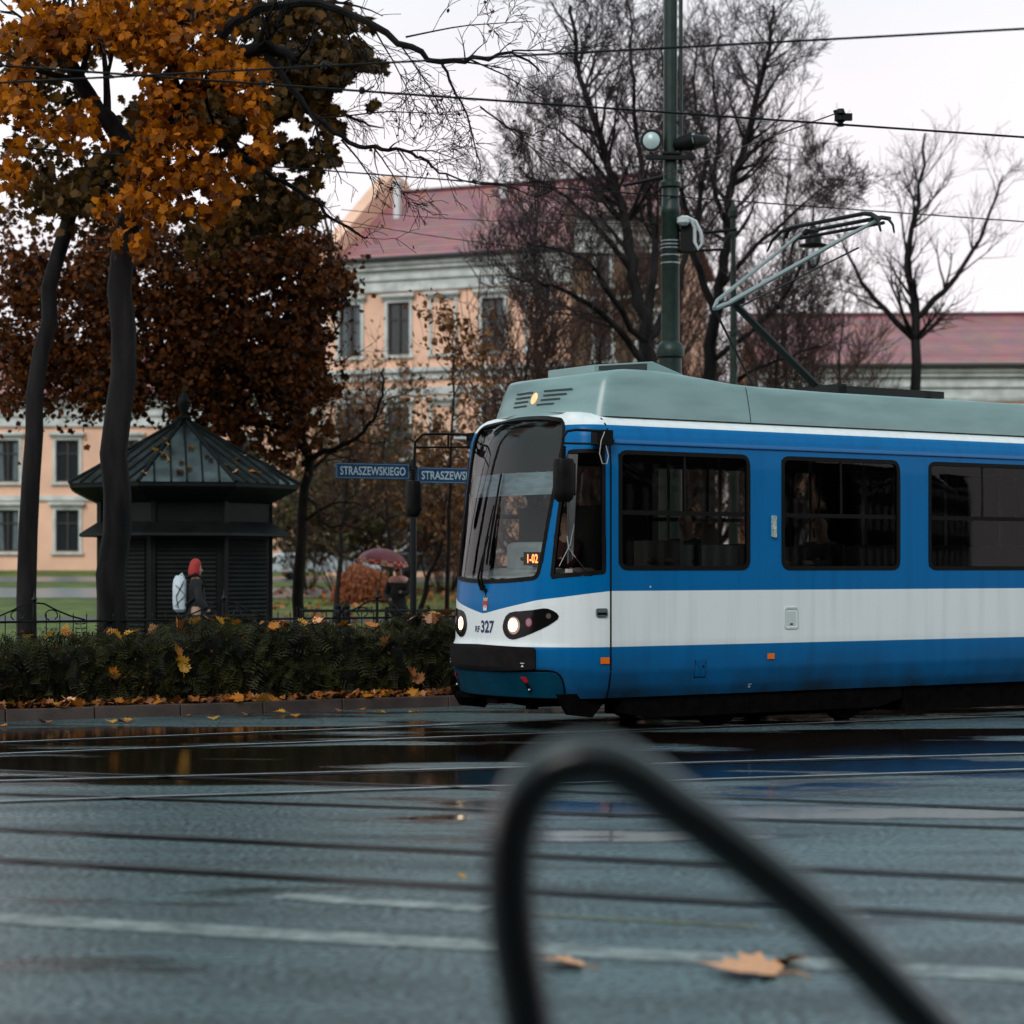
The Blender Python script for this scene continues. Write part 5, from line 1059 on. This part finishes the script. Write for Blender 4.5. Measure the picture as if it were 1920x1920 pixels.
for x, y in pp:
    rr_ = max(abs(x*cos(a_)+y*sin(a_)) for a_ in [i*pi/4+pi/4 for i in range(8)]); z = 3.90-(rr_/1.774)*1.055+.03
    if z > 2.9: k_l = random.choice((0, 1, 3)); put_leaf(ks.matrix_basis @ Vector((x, y, z)), random.uniform(.08, .13), (random.gauss(.3, .3), random.gauss(0, .3), random.uniform(0, 6)), k_l, ('yellow', 'orange', 'brown', 'pale')[k_l]+' leaf lying on the '+('upper' if z > 3.45 else 'middle' if z > 3.15 else 'lower')+(' left' if x < -.35 else ' right' if x > .35 else ' central')+' part of the kiosk roof', 'leaves on the kiosk roof')
# ------------------------------------------------------------------ street sign
sg = thing('street_sign', 'street name post with two blue STRASZEWSKIEGO plates beside the tram', 'street sign', (at(775, 1067, 30).x, 30, .12))
mb = MB(); mb.lathe([(.07, 0), (.07, .5), (.045, .52), (.045, 2.98), (.03, 3.02)], (0, 0, 0), 12); mb.build('post', m_iron, sg, smooth=True)
m_sb = mat('sign_blue', (.002, .045, .125), .35); m_sw = mat('sign_white', (.55, .62, .66), .5); m_se = mat('sign_border', (.22, .32, .40), .5)
def plate(x0, x1, y0, y1, z0, z1):
    a = Vector((x0, y0, 0)); d = Vector((x1-x0, y1-y0, 0)); L_ = d.length; d.normalize(); nn_ = Vector((d.y, -d.x, 0)); Mx = Matrix(((d.x, nn_.x, 0, a.x), (d.y, nn_.y, 0, a.y), (0, 0, 1, 0), (0, 0, 0, 1)))
    mb = MB(); mb.box(0, L_, -.02, 0, z0, z1, Mx); p = mb.build('plate', m_sb, sg); mb = MB()
    for q in ((.012, L_-.012, z0+.010, z0+.017), (.012, L_-.012, z1-.017, z1-.010), (.012, .019, z0+.017, z1-.017), (L_-.019, L_-.012, z0+.017, z1-.017)): mb.box(q[0], q[1], .0, .002, q[2], q[3], Mx)
    mb.build('border_line', m_se, p)
    tx = text_mesh('lettering', 'STRASZEWSKIEGO', .158, lambda x, y: (x, y, 0), m_sw, p, bold=.002); w_ = max(v.co.x for v in tx.data.vertices); k_ = (L_-.12)/w_
    for v in tx.data.vertices: v.co = Mx @ Vector((.06+v.co.x*k_, .004, z0+.052+v.co.y))
    return p
plate(-1.02, -.05, -.42, -.02, 2.745, 2.955); p2 = plate(.05, 1.08, .02, .42, 2.70, 2.915)
mb = MB(); mb.box(-.055, .055, -.055, .055, 2.72, 2.76); mb.box(-.055, .055, -.055, .055, 2.88, 2.92); mb.build('clamp', m_iron, sg)
# ------------------------------------------------------------------ masts, floodlights, lantern, wires
m_green = mat('mast_green', (.012, .026, .020), .42, spec=.35, var=.25, scale=8, bump=.15, bscale=60); m_lens = mat('floodlight_lens', (.42, .52, .52), .12); m_por = mat('porcelain', (.55, .58, .58), .3)
mp_ = at(1257, 1067, 31); mast = thing('overhead_line_mast', 'tall dark green tram wire mast with collar rings and two floodlights', 'mast', (mp_.x, 31, 0))
mb = MB(); mb.lathe([(.30, .1), (.30, .5), (.22, .6), (.165, 1.0), (.16, 4.60), (.19, 4.62), (.20, 4.70), (.185, 4.78), (.13, 4.84), (.125, 6.6), (.14, 6.62), (.14, 6.72), (.125, 6.74), (.12, 6.98), (.155, 7.0), (.155, 7.06), (.10, 7.10), (.092, 11.5)], (0, 0, 0), 24); mb.build('shaft', m_green, mast, smooth=True)
for z in (6.13, 6.18, 6.23, 6.03, 5.92): mb = MB(); mb.lathe([(.128, z), (.137, z+.005), (.137, z+.022), (.128, z+.027)], (0, 0, 0), 20); mb.build('steel_band', m_steel, mast, smooth=True)
mb = MB(); mb.tube([(.145, -.05, 7.2), (.14, -.05, 11.5)], .028, 8); mb.tube([(.0, -.05, 7.9), (.145, -.05, 7.9)], .02, 6); mb.build('cable_conduit', m_green, mast, smooth=True)
mb = MB(); mb.box(-.36, .34, -.16, -.10, 7.36, 7.42); mb.box(-.13, .13, -.15, .12, 7.44, 7.47); mb.build('crossbar', m_iron, mast, bevel=.005)
def flood(x, z, r, yaw, pitch, name='floodlight'):
    Mx = Matrix.Translation((x, -.16, z)) @ Matrix.Rotation(yaw, 4, 'Z') @ Matrix.Rotation(R(90)+pitch, 4, 'X'); mb = MB(); mb.lathe([(r*.35, -.30), (r*.6, -.26), (r*.95, -.08), (r, -.02), (r*1.06, 0), (r*1.06, .03), (r*.92, .03)], (0, 0, 0), 24, Mx); h = mb.build(name, m_iron, mast, smooth=True)
    mb = MB(); mb.lathe([(r*.92, .02), (r*.7, .04), (r*.3, .055), (.001, .06)], (0, 0, 0), 24, Mx); mb.build('lens', m_lens, h, smooth=True)
    mb = MB(); mb.tube([(x, -.12, z-r-.05), (x, -.12, 7.40)], .015, 6); mb.build('bracket', m_iron, h)
flood(-.275, 7.62, .145, R(-8), 0); flood(.30, 7.62, .125, R(65), R(-10)); flood(.28, 7.60, .11, R(-60), R(12))
mb = MB(); mb.box(.14, .32, -.10, .06, 6.08, 6.5); mb.build('junction_box', m_iron, mast, bevel=.01)
mb = MB(); mb.tube([(.13, -.1, 6.50), (.22, -.14, 6.56), (.34, -.14, 6.50), (.42, -.12, 6.34), (.44, -.1, 6.2), (.38, -.1, 6.12), (.33, -.1, 6.22), (.33, -.12, 6.42), (.28, -.14, 6.52)], .026, 8); mb.build('coiled_cable', m_por, mast, smooth=True)
mb = MB(); mb.lathe([(.05, 6.44), (.09, 6.48), (.09, 6.55), (.03, 6.58)], (.17, -.14, 0), 12); mb.build('insulator_cap', m_por, mast, smooth=True)
mb = MB(); mb.tube([(-.12, -.1, 7.12), (-.35, -.18, 7.06), (-.68, -.25, 6.98)], [.035, .028, .02], 8); mb.build('wire_bracket', m_iron, mast)
mb = MB(); mb.tube([(.10, .0, 6.40), (.55, .1, 6.38), (.95, .2, 6.44)], .022, 6); mb.tube([(.12, .0, 6.1), (.8, .2, 6.16)], .018, 6); mb.build('side_arm', m_iron, mast)
p_ = at(1375, 1067, 47); m2_ = thing('lamp_post', 'slimmer dark green post behind the pantograph', 'post', (p_.x, 47, 0))
mb = MB(); mb.lathe([(.11, .1), (.10, 5.2), (.12, 5.22), (.12, 5.3), (.085, 5.32), (.075, 6.6), (.095, 6.62), (.095, 6.7), (.07, 6.72), (.065, 8.1)], (0, 0, 0), 16); mb.build('shaft', m_green, m2_, smooth=True)
mb = MB(); mb.lathe([(.065, 9.1), (.10, 9.14), (.11, 9.25), (.05, 9.36), (.01, 9.5)], (0, 0, 0), 12); mb.tube([(0, 0, 8.1), (0, 0, 9.12)], .06, 10); mb.tube([(-.5, 0, 8.55), (.25, 0, 8.9)], .02, 6); mb.tube([(-.45, 0, 8.2), (.0, 0, 8.9)], .015, 6); mb.build('top_fittings', m_green, m2_)
def wire(u0, v0, Y0, u1, v1, Y1, r, lab, sag=.05, ext=.35, fit=(), name='overhead_wire', grp='overhead tram wires'):
    a, b_ = at(u0, v0, Y0), at(u1, v1, Y1); d = b_-a; a2, b2 = a-d*ext, b_+d*ext; pts = [a2.lerp(b2, i/24.)+Vector((0, 0, -sag*4*(i/24.)*(1-i/24.)+sag)) for i in range(25)]
    t_ = thing(name, lab, 'wire', (0, 0, 0), 0, grp); mb = MB(); mb.tube(pts, r, 6); mb.build('cable', m_iron, t_)
    for f in fit:
        p = a.lerp(b_, f); k_ = (f+ext)/(1+2*ext); p.z += sag-sag*4*k_*(1-k_); mb = MB(); mb.lathe([(.006, -.025), (.022, -.02), (.026, .01), (.018, .03), (.006, .035)], p, 8); mb.tube([p+Vector((-.05, 0, .0)), p+Vector((.04, 0, .006)), p+Vector((.10, 0, .04))], .007, 5); mb.build('clip', m_iron, t_)
    return t_
wire(338, 138, 17.2, 1440, 80, 16.2, .0085, 'topmost overhead wire, rising to the right across the sky', .02, 1.8, (.255,))
wire(338, 147, 17.4, 1581, 234, 19.2, .0095, 'thick overhead wire falling to the right past the floodlights', .02, 1.8, (.115, .255))
wire(338, 300, 28, 1581, 392, 32, .0095, 'overhead wire crossing just above the townhouse roof', .05, 1.2, (.41,))
wire(1240, 330, 31, 1567, 213, 19.1, .006, 'thin slanting wire from the mast to the insulator at the upper right', .0, 0)
wire(640, 402, 36, 1245, 428, 31, .006, 'thin wire in front of the red roof ending at the mast, upper of two', .08, .0)
wire(560, 410, 34, 1245, 500, 31, .006, 'thin wire in front of the red roof ending at the mast, lower of two', .10, .0)
ins = thing('wire_hanger', 'black insulated hanger gripping the thick wire at the upper right', 'wire hanger', tuple(at(1576, 226, 19.2)))
mb = MB(); mb.lathe([(.03, -.05), (.045, -.04), (.02, -.02), (.05, .0), (.05, .03), (.02, .045), (.045, .06), (.03, .10)], (0, 0, 0), 12); mb.build('insulator', m_iron, ins, smooth=True)
mb = MB(); mb.box(-.05, .10, -.02, .02, .0, .06); mb.tube([(-.03, 0, .02), (-.05, 0, .09)], .015, 6); mb.build('clamp', m_iron, ins)
lp = at(1525, 462, 34); ln = thing('street_lantern', 'black hanging street lantern seen through the pantograph', 'lantern', tuple(lp))
mb = MB(); mb.lathe([(.21, 0), (.22, .02), (.13, .05), (.12, .15), (.07, .17), (.08, .24), (.05, .30), (.02, .34)], (0, 0, 0), 20); mb.tube([(0, 0, .3), (0, 0, .62)], .012, 6); mb.build('hood', m_iron, ln, smooth=True)
mb = MB(); mb.lathe([(.12, 0), (.13, -.10), (.10, -.25), (.03, -.34)], (0, 0, 0), 16); mb.build('glass_globe', glass('globe_glass', (.8, .84, .84), .15), ln, smooth=True)
# ------------------------------------------------------------------ people on foot
def walker(label, P, face, hgt, coat, legc, pose, hairc=None, hood=None, hairlen=.0):
    k = hgt/1.75; M_ = Matrix.Translation(P) @ Matrix.Rotation(face, 4, 'Z') @ Matrix.Scale(k, 4); inv = Matrix.Translation(P).inverted()
    def L(nodes): return [(*(inv @ (M_ @ Vector(q[:3]))), *(r_*k for r_ in q[3:])) for q in nodes]
    r_ = thing('person', label, 'person', P); sk = mat('skin', (.42, .25, .18), .55); (el, ha), (er, hb), (kl, al), (kr, ar) = pose
    N_ = [(0,0,.96,.12,.10), (0,0,1.15,.11,.10), (0,0,1.38,.14,.11), (0,0,1.49,.05), (.005,0,1.57,.065,.062), (.01,0,1.66,.085,.075), (0,0,1.73,.055),
          (0,.19,1.42,.055), (*el,.042), (*ha,.028), (0,-.19,1.42,.055), (*er,.042), (*hb,.028), (0,.09,.90,.085), (*kl,.06), (*al,.042), (al[0]+.14,al[1],.03,.035), (0,-.09,.90,.085), (*kr,.06), (*ar,.042), (ar[0]+.14,ar[1],.03,.035), (.10,0,1.60,.016)]
    E_ = [(0,1),(1,2),(2,3),(3,4),(4,5),(5,6),(2,7),(7,8),(8,9),(2,10),(10,11),(11,12),(0,13),(13,14),(14,15),(15,16),(0,17),(17,18),(18,19),(19,20),(4,21)]
    skin_mesh('body', L(N_), E_, sk, r_)
    def mid(a, b_, f): return tuple(a[i]+(b_[i]-a[i])*f for i in range(3))
    cN = [(0,0,.78,.19,.16), (0,0,.98,.165,.14), (0,0,1.2,.15,.13), (0,0,1.40,.165,.13), (0,0,1.47,.07), (0,.20,1.42,.075), (*el,.060), (*mid(el,ha,.85),.048), (0,-.20,1.42,.075), (*er,.060), (*mid(er,hb,.85),.048)]
    skin_mesh('coat', L(cN), [(0,1),(1,2),(2,3),(3,4),(3,5),(5,6),(6,7),(3,8),(8,9),(9,10)], mat('coat_%s' % (coat,), coat, .8, var=.3, scale=8), r_)
    tN = [(0,0,.90,.12,.11), (0,.09,.85,.095), (*kl,.072), (al[0],al[1],.10,.055), (0,-.09,.85,.095), (*kr,.072), (ar[0],ar[1],.10,.055)]
    skin_mesh('trousers', L(tN), [(0,1),(1,2),(2,3),(0,4),(4,5),(5,6)], mat('trousers_%s' % (legc,), legc, .8), r_)
    for a_ in (al, ar): skin_mesh('shoe', L([(a_[0]-.03,a_[1],.05,.05), (a_[0]+.14,a_[1],.035,.045), (a_[0]+.19,a_[1],.03,.03)]), [(0,1),(1,2)], m_blk2, r_)
    if hood: skin_mesh('hood', L([(-.03,0,1.47,.10,.10), (-.025,0,1.60,.115,.105), (-.005,0,1.70,.105,.095), (-.02,0,1.775,.05,.05)]), [(0,1),(1,2),(2,3)], mat('hood_red', hood, .8, var=.15, scale=15), r_)
    if hairc: skin_mesh('hair', L([(-.05,0,1.50-hairlen,.06,.085), (-.045,0,1.62,.085,.088), (-.015,0,1.70,.10,.09), (0,0,1.755,.06,.06)]), [(0,1),(1,2),(2,3)], mat('hair_%s' % (hairc,), hairc, .5), r_)
    return r_, M_
Ph = at(368, 1067, 31); Ph.z = .12
r_, Mh = walker('person in a red hood and dark jacket walking right past the kiosk', Ph, R(8), 1.66, (.012, .012, .014), (.015, .015, .02), (((-.06,.24,1.15), (.12,.20,.98)), ((.04,-.25,1.15), (.20,-.20,.98)), ((.14,.09,.50), (-.02,.09,.08)), ((-.04,-.09,.50), (-.22,-.09,.10))), hood=(.42, .035, .03))
bp_ = thing('backpack', 'white backpack with black outlines on the back of the red hooded person', 'backpack', tuple(Mh @ Vector((-.24, .0, 1.0))), R(8))
mb = MB(); Mx = Matrix.Translation((0, 0, 0)); pr = [(.5, -.02), (.92, .02), (1, .12), (1, .33), (.9, .43), (.55, .49)]; vs = []
for s_, z in pr:
    for i in range(16): a = 2*pi*i/16; vs.append((.10*s_*math.copysign(abs(cos(a))**.6, cos(a)), .16*s_*math.copysign(abs(sin(a))**.6, sin(a)), z))
mb.add(vs, [(i*16+j, i*16+(j+1) % 16, i*16+16+(j+1) % 16, i*16+16+j) for i in range(5) for j in range(16)]+[tuple(range(15, -1, -1)), tuple(80+j for j in range(16))]); mb.build('bag', mat('bag_white', (.62, .70, .74), .5, var=.1), bp_, smooth=True)
mb = MB()
for y in (-.1655, -.1): mb.tube([(-.02+.0*y, y if y < -.15 else -.164, .04), (-.05, -.168, .2), (.02, -.168, .34), (.06, -.160, .42)], .006, 5)
mb.tube([(-.07, -.165, .06), (.08, -.164, .22), (-.06, -.165, .36)], .005, 5); mb.build('printed_outline', m_black, bp_)
for y in (-.13, .13): mb = MB(); mb.tube([(.08, y, .08), (.22, y*1.1, .2), (.36, y*1.05, .40), (.22, y, .52), (.08, y*.8, .46)], .018, 5); mb.build('strap', m_black, bp_)
mb = MB(); mb.tube([(.06, 0, .46), (.03, 0, .52), (-.02, 0, .47)], .012, 6); mb.build('grab_loop', MATS['bag_white'], bp_)
Pu = at(748, 1067, 40); Pu.z = .12
r_, Mu = walker('dark haired person in dark coat and pink shawl under a red umbrella', Pu, R(-110), 1.61, (.018, .013, .012), (.01, .01, .012), (((.10,.24,1.18), (.24,.10,1.22)), ((.06,-.25,1.16), (.26,-.06,1.05)), ((.08,.09,.50), (.02,.09,.08)), ((-.02,-.09,.50), (-.08,-.09,.08))), hairc=(.012, .009, .008), hairlen=.05)
inv = Matrix.Translation(Pu).inverted()
skin_mesh('shawl', [(*(inv @ (Mu @ Vector(q[:3]))), q[3], q[4]) for q in ((0,-.22,1.40,.07,.07), (.04,-.1,1.46,.10,.08), (.05,.0,1.45,.11,.08), (.04,.1,1.46,.10,.08), (0,.22,1.40,.07,.07))], [(0,1),(1,2),(2,3),(3,4)], mat('shawl_pink', (.80, .42, .34), .9, var=.2, scale=12), r_)
pu = at(720, 1067, 39.7); um = thing('umbrella', 'open maroon umbrella with bright red and pink band, tilted over the person', 'umbrella', (pu.x, pu.y, 2.02), 0); um.rotation_euler = (R(4), R(7), 0)
def canopy(m, r0, r1, name, band):
    mb = MB(); k = 32; vs = []
    lv = [r0+(r1-r0)*i/6. for i in range(7)]
    for f in lv:
        for j in range(k):
            a = 2*pi*j/k; sc_ = 1-.035*abs(sin(a*4))*f; r_ = .47*sin(f*1.35)/sin(1.35)*sc_; vs.append((r_*cos(a), r_*sin(a), -.27*(1-cos(f*1.35))/(1-cos(1.35))-.012*(1-abs(cos(a*4)))*f))
    mb.add(vs, [(i*k+j, i*k+(j+1) % k, i*k+k+(j+1) % k, i*k+k+j) for i in range(6) for j in range(k)]); return mb.build(name, m, um, smooth=False, fix=False)
canopy(mat('umbrella_maroon', (.42, .11, .13), .45, trans=.35), .02, .80, 'canopy', 0)
bm_ = bpy.data.materials.new('umbrella_check'); bm_.use_nodes = True; n = bm_.node_tree; b = n.nodes['Principled BSDF']; tx_ = n.nodes.new('ShaderNodeTexChecker'); tx_.inputs['Scale'].default_value = 9; tx_.inputs['Color1'].default_value = (.85, .05, .035, 1); tx_.inputs['Color2'].default_value = (1, .66, .55, 1); t = n.nodes.new('ShaderNodeTexCoord'); n.links.new(t.outputs['Object'], tx_.inputs[0]); n.links.new(tx_.outputs[0], b.inputs['Base Color'])
tr_ = n.nodes.new('ShaderNodeBsdfTranslucent'); ms_ = n.nodes.new('ShaderNodeMixShader'); ms_.inputs[0].default_value = .7; n.links.new(tx_.outputs[0], tr_.inputs[0]); n.links.new(b.outputs[0], ms_.inputs[1]); n.links.new(tr_.outputs[0], ms_.inputs[2]); n.links.new(ms_.outputs[0], n.nodes['Material Output'].inputs[0])
canopy(bm_, .80, 1.0, 'border_band', 1)
mb = MB(); mb.tube([(0, 0, .06), (0, 0, -.78)], .008, 6); mb.tube([(0, 0, -.78), (0, 0, -.88), (.03, 0, -.90), (.05, 0, -.87)], .014, 6); mb.build('shaft', m_iron, um)
for j in range(8): a = j*pi/4; mb = MB(); mb.tube([(.45*f*cos(a), .45*f*sin(a), -.262*(f**2)-.008) for f in (0, .3, .6, .85, 1)], .004, 4); mb.build('rib', m_steel, um)
# ------------------------------------------------------------------ parked cars far behind
def car(label, P, rz, col):
    c_ = thing('parked_car', label, 'car', P, rz, 'cars parked behind the park'); mc = mat('car_paint_%s' % (col,), col, .3, coat=.5)
    Mx = Matrix(((1, 0, 0, 0), (0, 0, 1, 0), (0, 1, 0, 0), (0, 0, 0, 1)))
    mb = MB(); mb.prism([(-2.1, .25), (2.1, .25), (2.15, .6), (2.0, .82), (1.0, .95), (-1.75, .98), (-2.1, .85), (-2.15, .5)], -.85, .85, Mx); mb.build('body', mc, c_, bevel=.06)
    mb = MB(); mb.prism([(1.0, .95), (.35, 1.42), (-1.1, 1.45), (-1.75, .98)], -.72, .72, Mx); mb.build('cabin_glass', mat('car_glass', (.02, .03, .035), .08), c_, bevel=.05)
    mb = MB(); mb.prism([(.32, 1.425), (-1.08, 1.455), (-1.05, 1.48), (.28, 1.46)], -.68, .68, Mx); mb.build('roof_panel', mc, c_, bevel=.01)
    for x in (-1.35, 1.35):
        for y in (-.80, .62):
            mb = MB(); mb.lathe([(.12, 0), (.30, .0), (.33, .03), (.33, .15), (.30, .18), (.12, .18)], (0, 0, 0), 20, Matrix.Translation((x, y+.18, .33)) @ Matrix.Rotation(R(90), 4, 'X')); mb.build('wheel', m_black, c_, smooth=True)
    for y in (-.65, .45): mb = MB(); mb.box(2.06, 2.13, y, y+.2, .62, .74); mb.build('headlight', m_lens, c_, bevel=.01)
    return c_
for (u, Y, col, lab, rz) in ((612, 83, (.45, .50, .52), 'silver car parked beyond the lawn left of the rust red bush', .1), (832, 84, (.03, .035, .035), 'dark car parked beyond the lawn right of the sign post', 0)):
    p = at(u, 1067, Y); p.z = park_z(Y)+.01; car(lab, p, rz, col)
# ------------------------------------------------------------------ the hoop close to the camera
Yh = 3.3; hp = thing('railing_hoop', 'out of focus dark metal hoop railing close to the camera', 'railing', tuple(at(1000, 1067, Yh).xy.to_3d())); ox = hp.location.copy()
gp = [(1075, 2640), (1045, 2300), (1010, 2050), (980, 1860), (962, 1750), (956, 1640), (962, 1560), (985, 1495), (1025, 1450), (1080, 1428), (1140, 1430), (1200, 1460), (1260, 1505), (1330, 1553), (1410, 1615), (1500, 1688), (1580, 1760), (1670, 1850), (1800, 1990), (1990, 2220), (2360, 2690)]
pts = []
P0 = [at(u, v, Yh+.00*i) for i, (u, v) in enumerate(gp)]
P0[0].z = -.02; P0[-1].z = -.02
for i in range(len(P0)-1):
    for j in range(4):
        t_ = j/4.; p0 = P0[max(i-1, 0)]; p1 = P0[i]; p2 = P0[i+1]; p3 = P0[min(i+2, len(P0)-1)]
        pts.append(.5*((2*p1)+(-p0+p2)*t_+(2*p0-5*p1+4*p2-p3)*t_*t_+(-p0+3*p1-3*p2+p3)*t_**3)-ox)
pts.append(P0[-1]-ox)
mb = MB(); mb.tube(pts, .040, 20); mb.build('hoop_tube', mat('hoop_paint', (.004, .003, .003), .35, spec=.45, coat=.8), hp, smooth=True)
for p in (pts[0], pts[-1]): mb = MB(); mb.lathe([(.075, .0), (.075, .012), (.045, .02)], (p.x, p.y, .0), 16); mb.build('foot_plate', m_iron, hp, smooth=True)
